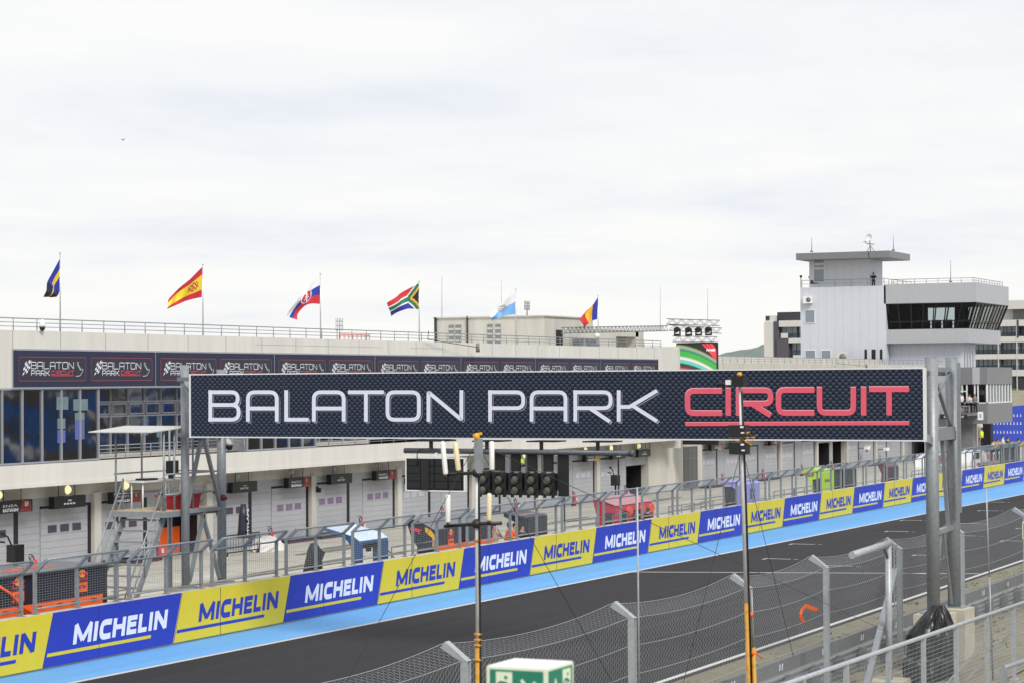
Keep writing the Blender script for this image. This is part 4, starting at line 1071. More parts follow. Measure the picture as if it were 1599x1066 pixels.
mb.tube([p+Vector((-1.6*s,0,0)),p+Vector((-.6*s,0,.05*s)),p+Vector((.5*s,0,.1*s)),p+Vector((1.1*s,0,.12*s)),p+Vector((1.5*s,0,.1*s))], [.08*s,.34*s,.36*s,.24*s,.05*s], 8)
for k in (-1,1): mb.hexa([p+Vector((-.4*s,0,.1*s)),p+Vector((.5*s,0,.1*s)),p+Vector((.5*s,0,.2*s)),p+Vector((-.4*s,0,.2*s))], [p+Vector((-1.0*s,k*2.2*s,.8*s)),p+Vector((-.5*s,k*2.2*s,.85*s)),p+Vector((-.5*s,k*2.2*s,.87*s)),p+Vector((-1.0*s,k*2.2*s,.84*s))])
mb.build('body', M['dark'], bd)
# ================================================================== PIT STANDS (team timing stands behind the wall)
M['louvre'] = mat('dark_louvre', '#22262c', .5, var=.1)
M['louvre2'] = mat('dark_louvre_edge', '#3d434b', .5, var=.1)
M['tyre_red'] = mat('emblem_red', '#d8304a', .5, var=0)
M['emb_yel'] = mat('emblem_yellow', '#eeb420', .5, var=0)
M['emb_pink'] = mat('emblem_pink', '#e0a0b4', .5, var=0)
M['stand_blue'] = mat('stand_blue', '#234f7e', .4, var=.08)
M['stand_sky'] = mat('stand_roof_blue', '#cfe0f5', .3, var=.1, scale=1.2, k=.95)
M['lilac'] = mat('stand_lilac', '#9a9ce4', .4, var=.05, k=.95)
M['lime'] = mat('stand_lime', '#b4e41e', .4, var=.05, k=.95)
M['standred'] = mat('stand_red', '#b3223a', .4, var=.08)
M['roofpink'] = mat('stand_roof_pale_red', '#d88a94', .35, var=.12, scale=1.2, k=.7)
M['maroon'] = mat('stand_maroon', '#5d2a33', .4, var=.1)
M['roofgrey'] = mat('stand_roof_grey', '#77797f', .35, var=.12, k=.7)
Y0, Y1 = 38.2, 39.85
def xz(a, b, d): return (a, Y0-d, b)
def body(root, poly, m, name='body', y0=Y0, y1=Y1):
    return MB().prism(poly, lambda a, b, d: (a, d, b), y0, y1).build(name, m, root)
def profile(root, poly, x0, x1, m, name):          # poly = (metres behind the front face, height), extruded along the wall
    return MB().prism(poly, lambda a, b, d: (d, Y0+a, b), x0, x1).build(name, m, root)
def louvres(root, x0, x1, z0, z1, y=Y0, step=.09):  # louvred front
    mb = MB(); mb.box((x0,y,z0),(x1,y+.3,z1)); z = z0+.03
    while z < z1-.04: mb.box((x0+.04,y-.02,z),(x1-.04,y-.001,z+.035), 1); z += step
    k = int((x1-x0)/.45)
    for i in range(k+1): x = x0+.02+(x1-x0-.06)*i/max(1,k); mb.box((x,y-.026,z0),(x+.03,y-.021,z1), 1)
    return mb.build('louvred_panel', [M['louvre'], M['louvre2']], root)
def end_louvres(root, x, y0, y1, z0, z1, step=.09):  # louvred end panel facing back along the lane
    mb = MB(); mb.box((x,Y0+y0,z0),(x+.2,Y0+y1,z1)); z = z0+.03
    while z < z1-.04: mb.box((x-.02,Y0+y0+.03,z),(x-.001,Y0+y1-.03,z+.035), 1); z += step
    k = max(1, int((y1-y0)/.2))
    for i in range(k+1): y = Y0+y0+(y1-y0-.03)*i/k; mb.box((x-.026,y,z0),(x-.021,y+.03,z1), 1)
    return mb.build('louvred_panel', [M['louvre'], M['louvre2']], root)
def badge(root, x, z, s=1.0):
    mb = MB()
    mb.poly([xz(a, b, .02) for a, b in disc2(x, z+.22*s, .17*s, .13*s)], 1)
    for k in (-1, 1): bull(mb, x+k*.15*s, z+.2*s, .15*s, xz, .024+.003*k, 0, -k)
    mb.flat(moved(text2d('Red Bull', .11*s, 0, .02, width=.56*s), x-.28*s, z+.0), xz, .02, 0)
    mb.prism(rrect(x-.27*s,x+.27*s,z-.36*s,z-.06*s), xz, .012, .02, 2)
    mb.flat(moved(text2d('KTM', .1*s, 0, .03, width=.34*s), x-.17*s, z-.25*s), xz, .024, 3)
    return mb.build('emblem', [M['tyre_red'], M['emb_yel'], M['orange'], M['navy']], root)
s0 = thing('pit_stand', 'navy pit stand with yellow disc and red bull cut off by the left edge', 'pit stand', (46,39,0))
body(s0, rrect(42,47.9,1.5,2.3), M['navy']); body(s0, rrect(42,47.9,.1,1.499), M['orange'], 'lower_panel')
MB().box((42,Y0-.1,2.301),(48.0,Y1+.2,2.36)).build('roof', M['roofgrey'], s0)
mb = MB(); mb.poly([xz(a, b, .012) for a, b in disc2(47.6-.3,1.95,.55,.34)], 1); bull(mb, 46.5, 1.9, .75, xz, .02, 0); mb.build('emblem', [M['tyre_red'], M['emb_yel']], s0)
T = text2d('Red Bull', .8, 0, .02, width=2.2); mb = MB(); mb.add([(44.6+a,Y0+.5+b,2.368) for a, b in T[0]], T[1]); mb.build('roof_lettering', M['orange'], s0)
s1 = thing('pit_stand', 'long navy and orange pit stand behind the wall, left of the platform stairs', 'pit stand', (51,39,0))
body(s1, rrect(49.0,53.9,1.52,2.34), M['navy']); body(s1, rrect(49.0,53.9,.1,1.519), M['orange'], 'lower_panel')
MB().box((48.9,Y0-.1,2.341),(54.0,Y1+.1,2.40)).build('roof', M['roofgrey'], s1)
mb = MB(); mb.add([(50.2+a,Y0+.45+b,2.408) for a, b in T[0]], T[1]); mb.build('roof_lettering', M['orange'], s1)
badge(s1, 50.0, 1.98, .95); badge(s1, 52.9, 1.98, .9)
mb = MB()
for x in (49.3,50.8,51.7,52.4,53.3): mb.flat(moved(text2d('KTM', .1, .2, .02, width=.3), x, 1.34), xz, .012)
mb.build('lettering', M['navy'], s1)
profile(s1, [(.2,2.3),(.9,2.3),(1.3,1.9),(1.3,1.2),(.2,1.2)], 53.91, 54.4, M['black'], 'side_cover')
tp = tag(MB().tube([(49.0,38.15,2.2),(49.6,38.14,1.9),(50.1,38.12,1.5),(50.5,38.1,1.25)], .04, 6).build('barrier_tape', M['orange']), 'orange and white strap hanging over the left navy pit stand', 'strap')

s2 = thing('pit_stand', 'blue arched pit stand with pale blue roof, left of centre', 'pit stand', (70,39,0))
arch = rounded([(0,.1),(0,1.98),(.25,2.14),(1.35,2.42),(1.4,2.36),(.55,2.08),(.34,1.85),(.30,.1)], .1)
profile(s2, arch, 69.0, 69.25, M['stand_blue'], 'arch'); profile(s2, arch, 70.55, 71.1, M['stand_blue'], 'arch')
profile(s2, [(0,1.9),(0,1.99),(.25,2.15),(1.3,2.41),(1.3,2.38),(.3,2.06)], 69.251, 70.549, M['stand_blue'], 'roof_edge')
profile(s2, [(.01,2.0),(.25,2.16),(1.34,2.435),(1.34,2.45),(.25,2.18),(.01,2.02)], 69.02, 71.08, M['stand_sky'], 'roof')
MB().box((69.26,Y0+.1,1.72),(70.5,Y0+.4,1.9)).box((69.8,Y0+.05,1.6),(69.95,Y0+.2,1.72)).build('screen_housing', M['black'], s2)
MB().tube([(71.15,Y0+.2,1.75),(71.6,Y0,1.2)], .02, 5).build('stay', M['dark'], s2)

def canopy_poly(x0, tip, hf, drop=.12):             # tip = photo point of the far canopy edge, seen on the end plane x0
    q = at(*tip, X=x0); w_ = q.y-Y0
    return [(0,.1),(0,hf-.06),(.06,hf),(w_*.5,hf+.05),(w_,q.z),(w_,q.z-drop),(w_*.45,hf-.2),(.34,hf-.4),(.30,.1)], w_
s3 = thing('pit_stand', 'dark navy pit stand with red bull emblem behind the antenna mast', 'pit stand', (76,39,0))
profile(s3, [(0,.1),(0,2.02),(.75,2.38),(1.2,2.36),(1.0,1.75),(.75,1.4),(.7,.1)], 74.75, 79.6, M['navy'], 'body')
profile(s3, [(.02,2.035),(.76,2.395),(1.15,2.375),(1.15,2.4),(.75,2.42),(.02,2.06)], 74.7, 79.6, M['roofgrey'], 'roof')
mb = MB(); fe = lambda a, b, d: (74.75-d, Y0-a, b); bull(mb, -.82, 2.0, .26, fe, .012, 0, -1); mb.poly([fe(a, b, .01) for a, b in [(-.42,2.15),(-.2,2.06),(-.02,1.85),(-.02,1.4),(-.1,1.35),(-.12,1.75),(-.4,1.95)]], 1); mb.build('emblem', [M['tyre_red'], M['emb_yel']], s3)
badge(s3, 76.0, 1.7, .85); badge(s3, 78.3, 1.75, .85)
MB().box((74.9,Y0-.04,.1),(79.6,Y0-.01,1.44)).build('lower_panel', M['orange'], s3)
s4 = thing('pit_stand', 'black louvred pit cabinet with white roof lettering, right of the people in orange', 'pit stand', (83,39,0))
pl_, wv = canopy_poly(82.6, (786,801), 2.05)
profile(s4, pl_, 82.62, 82.8, M['navy'], 'arch'); profile(s4, [(-.02,2.04),(.06,2.09),(wv*.5,2.13),(wv,pl_[4][1]+.03),(wv,pl_[4][1]+.01),(wv*.5,2.11),(.06,2.06)], 82.6, 84.8, M['navy'], 'roof')
T2 = text2d('Red Bull', .3, 0, .02, width=1.4); mb = MB(); mb.add([(82.9+a,Y0+.2+b,2.125+.04*b) for a, b in T2[0]], T2[1]); mb.build('roof_lettering', M['emb_pink'], s4)
louvres(s4, 82.81, 84.76, .1, 2.02); end_louvres(s4, 82.6, .02, .3, .1, 1.9)
s5 = thing('pit_stand', 'red wedge shaped pit stand with pale roof, right of the light panel', 'pit stand', (93,39,0))
pl_, wv = canopy_poly(92.1, (926,785), 2.03)
profile(s5, [(0,.1),(-.08,1.6),(0,1.97),(.1,2.03),(wv,2.3),(wv,2.2),(wv*.75,1.2),(wv*.7,.1)], 92.1, 96.4, M['standred'], 'body')
profile(s5, [(.0,2.02),(.1,2.075),(wv,2.345),(wv,2.32),(.1,2.045)], 92.05, 96.45, M['roofpink'], 'roof')
mb = MB()
for x, wd in ((92.5,.7),(93.9,.8),(95.3,.6)): mb.box((x,Y0-.12,1.25),(x+wd,Y0-.09,1.75))
mb.build('window_panel', M['louvre'], s5)
for x in (93.5,95.0,96.1): MB().prism(disc2(x,1.72,.3,.2), xz, .05, .13).build('red_disc', mat('bright_red','#f0502e',.45,var=.05), s5)
MB().box((92.07,Y0+.1,1.2),(92.095,Y0+.5,1.7)).build('end_panel', M['louvre'], s5)
mb = MB(); mb.flat(moved(text2d('LENOVO', .1, 0, .02, width=.7), 93.95, 1.45), xz, .125); mb.flat(moved(text2d('MotoGP', .1, .2, .02, width=.55), 95.33, 1.5), xz, .125); mb.build('lettering', M['logo_white'], s5)

s6 = thing('pit_stand', 'lilac pit stand with black louvred end, behind the yellow based mast', 'pit stand', (109.5,39,0))
pl_, wv = canopy_poly(108.13, (1125,750), 2.28)
profile(s6, [(0,.1),(.06,1.5),(0,2.2),(.08,2.3),(wv*.5,2.38),(wv,pl_[4][1]),(wv,pl_[4][1]-.1),(wv*.5,2.18),(.1,2.0),(.16,1.5),(.16,.1)], 108.13, 108.4, M['lilac'], 'arch')
profile(s6, [(0,.1),(0,2.2),(.08,2.3),(.3,2.33),(.3,.1)], 108.41, 111.4, M['lilac'], 'body'); profile(s6, [(.31,2.2),(.31,2.34),(wv*.5,2.385),(wv,pl_[4][1]),(wv,pl_[4][1]-.08),(wv*.5,2.25)], 108.41, 111.4, M['lilac'], 'roof')
end_louvres(s6, 108.2, .17, .82, .1, 2.12)
MB().box((109.9,Y0-.03,1.45),(110.6,Y0-.002,1.95)).build('sticker', M['stand_blue'], s6)
mb = MB(); mb.prism(disc2(110.3,1.72,.2,.14), xz, .031, .036); mb.build('emblem', M['logo_white'], s6)
s7 = thing('pit_stand', 'lime green pit stand with small red sign', 'pit stand', (122.5,39,0))
pl_, wv = canopy_poly(121.86, (1251,737), 2.36)
profile(s7, [(0,.1),(0,2.3),(.06,2.38),(wv*.6,2.56),(wv,pl_[4][1]+.06),(wv,pl_[4][1]),(wv*.62,2.02),(.52,1.3),(.5,1.9),(.06,2.0),(.06,.1)], 121.86, 122.0, M['lime'], 'arch')
profile(s7, [(0,.1),(0,2.3),(.06,2.38),(.3,2.42),(.3,.1)], 122.01, 124.3, M['lime'], 'body'); profile(s7, [(.31,2.3),(.31,2.43),(wv*.6,2.56),(wv,pl_[4][1]+.05),(wv,pl_[4][1]-.02),(wv*.6,2.4)], 122.01, 124.3, M['lime'], 'roof')
end_louvres(s7, 121.95, .08, .5, .1, 1.95)
MB().box((121.82,Y0+.42,2.12),(121.855,Y0+.95,2.3)).build('sticker', M['red'], s7)
mb = MB(); mb.flat(moved(text2d('MOTUL', .1, 0, .02, width=.42), -(Y0+.9), 2.17), facing_back(121.815), .004, 0); mb.build('sticker_lettering', M['logo_white'], s7)
mb = MB(); mb.flat(moved(text2d('VR46', .2, .2, .03, width=1.1), 122.5, 1.72), xz, .006); mb.build('lettering', M['navy'], s7)
s8 = thing('pit_stand', 'dark louvred pit stand with pale roof, right of the lime green one', 'pit stand', (127.5,39,0))
louvres(s8, 126.5, 128.65, .1, 2.28); end_louvres(s8, 126.45, .31, 1.0, .1, 2.28)
MB().box((126.4,Y0-.02,2.3),(128.7,Y0+1.1,2.36)).build('roof', mat('stand_roof_rose','#b9a0a4',.4,var=.08,k=.7), s8)
s9 = thing('pit_stand', 'maroon arched pit stand with dark louvred front, far along the wall', 'pit stand', (136.5,39,0))
pl_, wv = canopy_poly(135.6, (1357,726), 2.15)
profile(s9, [(.0,.1),(.0,2.1),(.1,2.2),(wv*.55,2.42),(wv,pl_[4][1]),(wv,pl_[4][1]-.07),(wv*.55,2.2),(.45,1.7),(.5,1.2),(.55,.1)], 135.55, 135.75, M['maroon'], 'arch')
louvres(s9, 135.76, 137.7, .1, 2.1); profile(s9, [(.0,2.11),(.1,2.2),(wv*.55,2.42),(wv,pl_[4][1]),(wv,pl_[4][1]-.06),(wv*.55,2.3),(.1,2.11)], 135.76, 137.75, M['maroon'], 'roof')
# white stands / medical vehicles far along
s10 = thing('medical_van', 'white rounded medical van parked far along the pit lane', 'van', (170.5,42,0))
MB().prism(rounded([(168.3,.35),(168.3,1.2),(168.9,1.5),(169.6,2.0),(172.9,2.02),(173.0,.35)],.25), lambda a, b, d: (a, d, b), 41.2, 43.0).build('body', M['white'], s10)
for x in (169.3,172.1):
    wv = MB().lathe([(.05,-.1),(.34,-.1),(.36,0),(.34,.1),(.05,.1)], (x,41.22,.36), 18, axis='y').build('wheel', M['rubber'], s10)
MB().prism([(168.95,1.45),(169.6,1.92),(169.9,1.92),(169.9,1.4)], lambda a, b, d: (a, d, b), 41.17, 41.195).box((170.1,41.17,1.4),(171.2,41.195,1.88)).build('window', M['glass'], s10)
MB().box((170.4,41.17,.9),(172.8,41.19,1.1)).build('stripe', M['red'], s10)
s11 = thing('medical_cabin', 'white cabin with dark blue roof edge and red panels far along the pit lane', 'cabin', (177,42.5,0))
MB().box((174.2,41.5,.1),(180.5,43.5,1.85)).build('body', M['white'], s11)
MB().box((174.1,41.4,1.851),(180.6,43.6,2.0)).build('roof', mat('deep_blue','#26305f',.5), s11)
MB().box((177.2,41.47,1.0),(178.0,41.499,1.55)).box((178.1,41.47,1.0),(178.9,41.499,1.55)).build('window', M['glass'], s11)
MB().prism([(174.6,1.6),(176.9,1.6),(176.9,.4),(176.2,.9)], lambda a, b, d: (a, d, b), 41.47, 41.498).box((179.2,41.47,.6),(180.3,41.499,1.4)).build('red_panel', M['red'], s11)
s12 = thing('medical_van', 'red and white van glimpsed between the right gantry legs', 'van', (163.5,43,0))
MB().prism(rounded([(161.8,.35),(161.8,1.1),(162.3,1.45),(162.9,1.95),(165.4,1.95),(165.4,.35)],.2), lambda a, b, d: (a, d, b), 42.2, 43.8).build('body', M['white'], s12)
MB().box((162.9,42.17,1.3),(165.3,42.195,1.75)).build('red_panel', M['red'], s12)
for x in (162.6,164.7): MB().lathe([(.05,-.1),(.32,-.1),(.34,0),(.32,.1),(.05,.1)], (x,42.22,.34), 18, axis='y').build('wheel', M['rubber'], s12)

# ------------------------------------------------------------------ pit lane equipment
ex = thing('fire_extinguisher_cart', '', 'fire extinguisher', (0,0,0), 'wheeled fire extinguishers along the garages')
MB().lathe([(.05,.12),(.17,.16),(.18,.3),(.18,.8),(.12,.92),(.05,.96),(.05,1.03)], (0,0,0), 16).build('tank', M['extred'], ex, keep=True)
MB().tube([(-.2,.12,.1),(-.22,.1,.9),(-.2,.05,1.12),(.0,.02,1.12)], .022, 6).tube([(.2,.12,.1),(.2,.12,.5)], .022, 6).build('frame', M['dark'], ex, keep=True)
MB().tube([(-.05,0,1.0),(-.22,0,1.22),(-.42,.02,1.25),(-.46,.02,1.1),(-.3,0,.9),(-.26,0,.5)], .028, 6).build('hose', M['dark'], ex, keep=True)
for x in (-.24,.24): MB().lathe([(.03,-.03),(.13,-.03),(.13,.03),(.03,.03)], (x,.1,.13), 14, axis='x').build('wheel', M['rubber'], ex, keep=True)
MB().box((-.07,-.2,.45),(.1,-.17,.7)).build('sticker', M['white'], ex, keep=True)
ex.scale = (.72,.72,.72)
EX = [(53,876,'wheeled red fire extinguisher by the leftmost garage door'),(249,852,'wheeled red fire extinguisher beside the open red and navy garage'),(424,829,'wheeled red fire extinguisher behind the white bundle'),(565,815,'wheeled red fire extinguisher above the blue stand roof'),
 (692,803,'wheeled red fire extinguisher left of the antenna mast'),(806,787,'wheeled red fire extinguisher under the start light lamps'),(897,776,'wheeled red fire extinguisher right of the light panel'),(978,764,'wheeled red fire extinguisher by the half open garage'),
 (1129,744,'wheeled red fire extinguisher just left of the lilac stand'),(1192,740,'wheeled red fire extinguisher right of the lilac stand'),(1253,731,'wheeled red fire extinguisher left of the lime green stand'),(1299,726,'wheeled red fire extinguisher between the open far garages'),(1438,709,'wheeled red fire extinguisher near the right end of the big sign')]
for i, (px, py, lab) in enumerate(EX):
    q = at(px, 700, Y=54.6); loc = (q.x, 54.6, 0)
    if i == 0: ex.location = loc; ex['label'] = lab
    else: dup(ex, loc, lab)
def pit_board(px, py, lab, Y=41.0, big=True):
    q = at(px, py, Y=Y); t = thing('signal_box', lab, 'signal box', (q.x,Y,0), 'black signal boxes on poles')
    x, z = q.x, q.z
    MB().tube([(x,Y,0),(x,Y,z-.2)], .045, 8).build('pole', M['dark'], t)
    if big:
        MB().box((x-.22,Y-.15,z-.25),(x+.22,Y+.15,z+.25)).build('box', M['black'], t)
        MB().tube([(x-.15,Y,z+.2),(x-.35,Y,z+.5),(x-.6,Y,z+.6)], .025, 6).tube([(x-.5,Y,z+.35),(x-.9,Y,z+.4)], .03, 6).ball((x-.6,Y,z+.62), .06, 8).build('arm', M['dark'], t)
    else:
        MB().lathe([(.03,-.1),(.17,-.08),(.2,.05),(.1,.2)], (x,Y,z), 14).build('box', M['black'], t)
pit_board(24, 863, 'black box with bracket arm on a pole at the left, behind the navy stand')
pit_board(961, 749, 'black box with bracket arm on a pole behind the red stand')
pit_board(881, 717, 'round black head on a thin pole right of the light panel', 45, False)
um = thing('parasol', 'closed black parasol with white lettering in front of a garage', 'parasol', (60,44,0))
q = at(380, 785, Y=44); x, z1 = q.x, q.z
MB().tube([(x,44,0),(x,44,z1)], .03, 8).lathe([(.3,0),(.3,.05)], (x,44,0), 16).build('pole', M['galv'], um)
vs = []; zt, zb2 = z1-.02, z1-1.25
mb = MB(); mb.lathe([(.25,zb2),(.2,zb2+.3),(.17,zb2+.8),(.1,zt)], (x,44,0), 12); mb.build('fabric', M['navy'], um)
mb = MB(); T = text2d('MYLAPS', .14, 0, .02, width=.95); mb.add([(x-.05-b+.0, 43.74, zb2+.12+a) for a, b in T[0]], T[1]); mb.build('lettering', M['logo_white'], um)
# black cover, bundle, rack
cv = thing('covered_board', 'pointed black cover draped over a board behind the fence', 'cover', (66,38.6,0))
MB().prism([(65.6,.1),(66.4,1.9),(66.6,2.1),(66.9,1.85),(67.15,1.75),(66.95,1.5),(67.05,.1)], lambda a, b, d: (a, d, b), 38.5, 38.75).build('cover', M['black'], cv)
MB().tube([(66.6,38.62,0),(66.6,38.62,2.12)], .03, 6).build('pole', M['dark'], cv)
bu = thing('white_bundle', 'crumpled white plastic bundle on the pit lane by the garage doors', 'bundle', (0,0,0))
q = at(418, 852, Y=53.2); mb = MB(); rs = random.Random(8); nr, nc = 7, 18; vs = []; fs = []
for i in range(nr+1):
    a = i/nr*PI/2
    for j in range(nc): t = 2*PI*j/nc; r = math.cos(a)*(1+rs.uniform(-.12,.12)); vs.append((q.x+1.15*r*math.cos(t), 53.2+.6*r*math.sin(t), .6*math.sin(a)*(1+rs.uniform(-.15,.15))))
for i in range(nr):
    for j in range(nc): fs.append((i*nc+j, i*nc+(j+1) % nc, (i+1)*nc+(j+1) % nc, (i+1)*nc+j))
mb.add(vs, fs, 0, False); mb.build('plastic_sheet', mat('white_plastic_sheet','#e4e2de',.35,var=.15,scale=3,k=.85), bu)
rk = thing('tool_trolley', 'black wire trolley standing by the garage behind the parasol', 'trolley', (0,0,0))
q = at(375, 862, Y=53); x = q.x
MB().tube([(x-1.2,53,.9),(x+1.6,53,.9)], .03, 6).tube([(x-1.2,53,.15),(x+1.6,53,.15)], .03, 6).tube([(x-1.2,53,.1),(x-1.2,53,1.3)], .03, 6).tube([(x+1.6,53,.1),(x+1.6,53,.9)], .03, 6).build('frame', M['dark'], rk)
mb = MB()
for i in range(12): mb.tube([(x-1.0+i*.22,53,.15),(x-1.0+i*.22,53,.9)], .012, 4)
mb.build('wire_side', M['dark'], rk)
for xx in (x-1.1,x+1.5): MB().lathe([(.02,-.03),(.1,-.03),(.1,.03),(.02,.03)], (xx,53,.1), 12, axis='y').build('wheel', M['rubber'], rk)
def floor_mat(px0, px1, lab):
    a, b = at(px0, 840, Y=55).x, at(px1, 840, Y=55).x
    t = thing('garage_step', lab, 'mat', (a,55,0), 'dark red edged mats before the garage doors')
    MB().box((a,54.5,.0085),(b,55.25,.16)).build('mat', M['black'], t); MB().box((a,54.47,.0085),(b,54.499,.07)).build('edge', M['maroon'], t)
floor_mat(155, 232, 'black mat with red edge at the garage behind the platform stairs'); floor_mat(430, 480, 'black mat with red edge left of the blue stand'); floor_mat(488, 545, 'black mat with red edge behind the blue arched stand')
floor_mat(1096, 1120, 'black mat with red edge left of the lilac stand'); floor_mat(1186, 1212, 'black mat with red edge right of the lilac stand')
# white overhead cctv under the sign
for px, py, lab in ((1354, 699, 'white box camera on a thin bracket below the big sign, left of two'),(1384, 701, 'white box camera on a thin bracket below the big sign, right of two')):
    q = at(px, py, Y=54.6); t = thing('box_camera', lab, 'camera', tuple(q), 'white box cameras on the far garages')
    MB().box((q.x-.4,q.y-.15,q.z-.1),(q.x+.45,q.y+.15,q.z+.16)).build('housing', M['white'], t); MB().box((q.x-.2,q.y-.05,q.z-.3),(q.x,q.y+.05,q.z-.1)).tube([(q.x+.1,q.y,q.z),(q.x+.1,55.4,q.z)], .04, 6).build('bracket', M['galv_dark'], t)
# ================================================================== PEOPLE
def skin_mesh(name, verts, edges, radii, m, sub=1, root=0):
    me = bpy.data.meshes.new(name); me.from_pydata(verts, edges, [])
    ob = bpy.data.objects.new(name, me); COL.objects.link(ob)
    sk = ob.modifiers.new('skin', 'SKIN'); sk.use_smooth_shade = True
    if sub: sb = ob.modifiers.new('sub', 'SUBSURF'); sb.levels = sub; sb.render_levels = sub
    lay = me.skin_vertices[0].data
    for i, r in enumerate(radii): lay[i].radius = r if isinstance(r, tuple) else (r, r); lay[i].use_root = (i == root)
    dg = bpy.context.evaluated_depsgraph_get(); out = bpy.data.meshes.new_from_object(ob.evaluated_get(dg))
    bpy.data.objects.remove(ob); bpy.data.meshes.remove(me); out.name = name
    out.materials.clear(); out.materials.append(m)
    return out
def skeleton(pose):
    """joints of a 1.68 m figure facing -Y; pose: stand / rail / look / sit"""
    V = []; E = []; Rr = []
    def n(p, r, par=None):
        V.append(p); Rr.append(r)
        if par is not None: E.append((par, len(V)-1))
        return len(V)-1
    sit = pose == 'sit'
    hz = .52 if sit else .88
    lean = -.10 if pose in ('rail','sit') else 0
    pel = n((0,0,hz), (.15,.11)); ab = n((0,lean*.35,hz+.17), (.135,.10), pel); ch = n((0,lean*.8,hz+.38), (.16,.115), ab); sh = n((0,lean,hz+.50), (.11,.09), ch)
    nk = n((0,lean*1.05,hz+.57), .055, sh); hd = n((0,lean*1.2-.01,hz+.66), (.075,.085), nk); tp = n((0,lean*1.2-.005,hz+.745), (.075,.088), hd); n((0,lean*1.2,hz+.785), .05, tp)
    n((0,lean*1.2-.105,hz+.675), .014, hd)                                   # nose
    hands = {}; legs = {}; arms = {}
    for s in (-1, 1):
        s0 = n((s*.16,lean,hz+.48), .06, sh)
        if pose == 'rail' or sit: el = (s*.24,lean-.08,hz+.22); wr = (s*.14,lean-.30,hz+.20)
        elif pose == 'look' : el = (s*.27,-.16,hz+.30); wr = (s*.10,-.24,hz+.56)
        else: el = (s*.235,.02,hz+.20); wr = (s*.25,-.05,hz-.05)
        e = n(el, .043, s0); w_ = n(wr, .028, e)
        d = (Vector(wr)-Vector(el)).normalized()
        pm = n(tuple(Vector(wr)+d*.07), (.034,.022), w_)
        side = Vector((0,1,0)) if abs(d.z) > .6 else Vector((s*1.0,0,0))
        for k in range(4):
            o = (k-1.5)*.019; base = Vector(wr)+d*.085+side*o; L_ = (.055,.066,.062,.048)[k]
            f1 = n(tuple(base+d*L_*.55), .0085, pm); f2 = n(tuple(base+d*L_+Vector((0,-.012,-.012))), .007, f1)
        t1 = n(tuple(Vector(wr)+d*.045+side*-.045), .0095, pm); n(tuple(Vector(wr)+d*.08+side*-.06), .0075, t1)
        h = n((s*.085,0,hz-.04), .085, pel)
        if sit: k_ = (s*.11,-.40,hz+.0); a_ = (s*.11,-.42,.08); f_ = (s*.12,-.56,.035)
        else: k_ = (s*.10,-.01,.46); a_ = (s*.105,.03,.08); f_ = (s*.12,-.12,.035)
        kn = n(k_, .058, h); an = n(a_, .038, kn); n(f_, .036, an)
        legs[s] = (h, kn, an); arms[s] = (s0, e, w_)
    return V, E, Rr, dict(pel=pel, ab=ab, ch=ch, sh=sh, hd=hd, tp=tp, legs=legs, arms=arms, hz=hz, lean=lean)
PCACHE = {}
def part_mesh(pose, what):
    key = (pose, what)
    if key in PCACHE: return PCACHE[key]
    V, E, Rr, J = skeleton(pose)
    g = lambda i, k=1.16: (tuple(Vector(V[i])), Rr[i] if not isinstance(Rr[i], tuple) else Rr[i], k)
    def sub(chain, kk):
        vs = []; rs_ = []; es = []
        for par, i, k in chain:
            r = Rr[i]; vs.append(V[i]); rs_.append(tuple(x*k for x in r) if isinstance(r, tuple) else r*k)
            if par is not None: es.append((par, len(vs)-1))
        return vs, es, rs_
    if what == 'body': out = skin_mesh('body', V, E, Rr, M['skin'])
    elif what == 'shirt':
        a = J['arms']; ch = [(None,J['pel'],1.2),(0,J['ab'],1.3),(1,J['ch'],1.28),(2,J['sh'],1.25)]
        k = 4
        for s in (-1, 1): ch += [(3,a[s][0],1.35),(k,a[s][1],1.4)]; k += 2
        out = skin_mesh('shirt', *sub(ch, 1), M['cloth_white'])
    elif what in ('trousers', 'shorts'):
        l = J['legs']; ch = [(None,J['pel'],1.13)]; k = 1
        for s in (-1, 1):
            ch += [(0,l[s][0],1.14),(k,l[s][1],1.25)]; k += 2
            if what == 'trousers': ch += [(k-1,l[s][2],1.35)]; k += 1
        out = skin_mesh(what, *sub(ch, 1), M['cloth_dark'])
    else:   # hair
        z = J['hz']; y = J['lean']*1.2; mb = MB(); mb.ball((0,y+.018,z+.745), (.088,.098,.085), 12); mb.ball((0,y+.05,z+.69), (.075,.06,.09), 10)
        o = mb.build('hair', M['hair']); out = o.data; bpy.data.objects.remove(o)
    PCACHE[key] = out; return out
def person(label, loc, pose='stand', rz=0, shirt='cloth_white', legs='trousers', legcol='cloth_dark', hair='hair', group=None, s=1.0):
    t = thing('person', label, 'person', loc, group); t.rotation_euler = (0,0,rz); t.scale = (s,s,s)
    b = bpy.data.objects.new('body', part_mesh(pose, 'body')); COL.objects.link(b); b.parent = t
    for nm, key, c in (('shirt','shirt',shirt),(legs,legs,legcol),('hair','hair',hair)):
        o = bpy.data.objects.new(nm, part_mesh(pose, key)); COL.objects.link(o); o.parent = t
        o.material_slots[0].link = 'OBJECT'; o.material_slots[0].material = M[c]
    V, E, Rr, J = skeleton(pose); y = J['lean']*1.2; z = J['hz']+.69
    mb = MB()
    for k in (-1, 1): mb.ball((k*.032,y-.085,z), .011, 6)
    o = mb.build('eyes', M['eye'], t, keep=True)
    mb = MB(); mb.box((-.025,y-.092,z-.075),(.025,y-.084,z-.066)); mb.build('mouth', M['tyre_red'], t, keep=True)
    return t
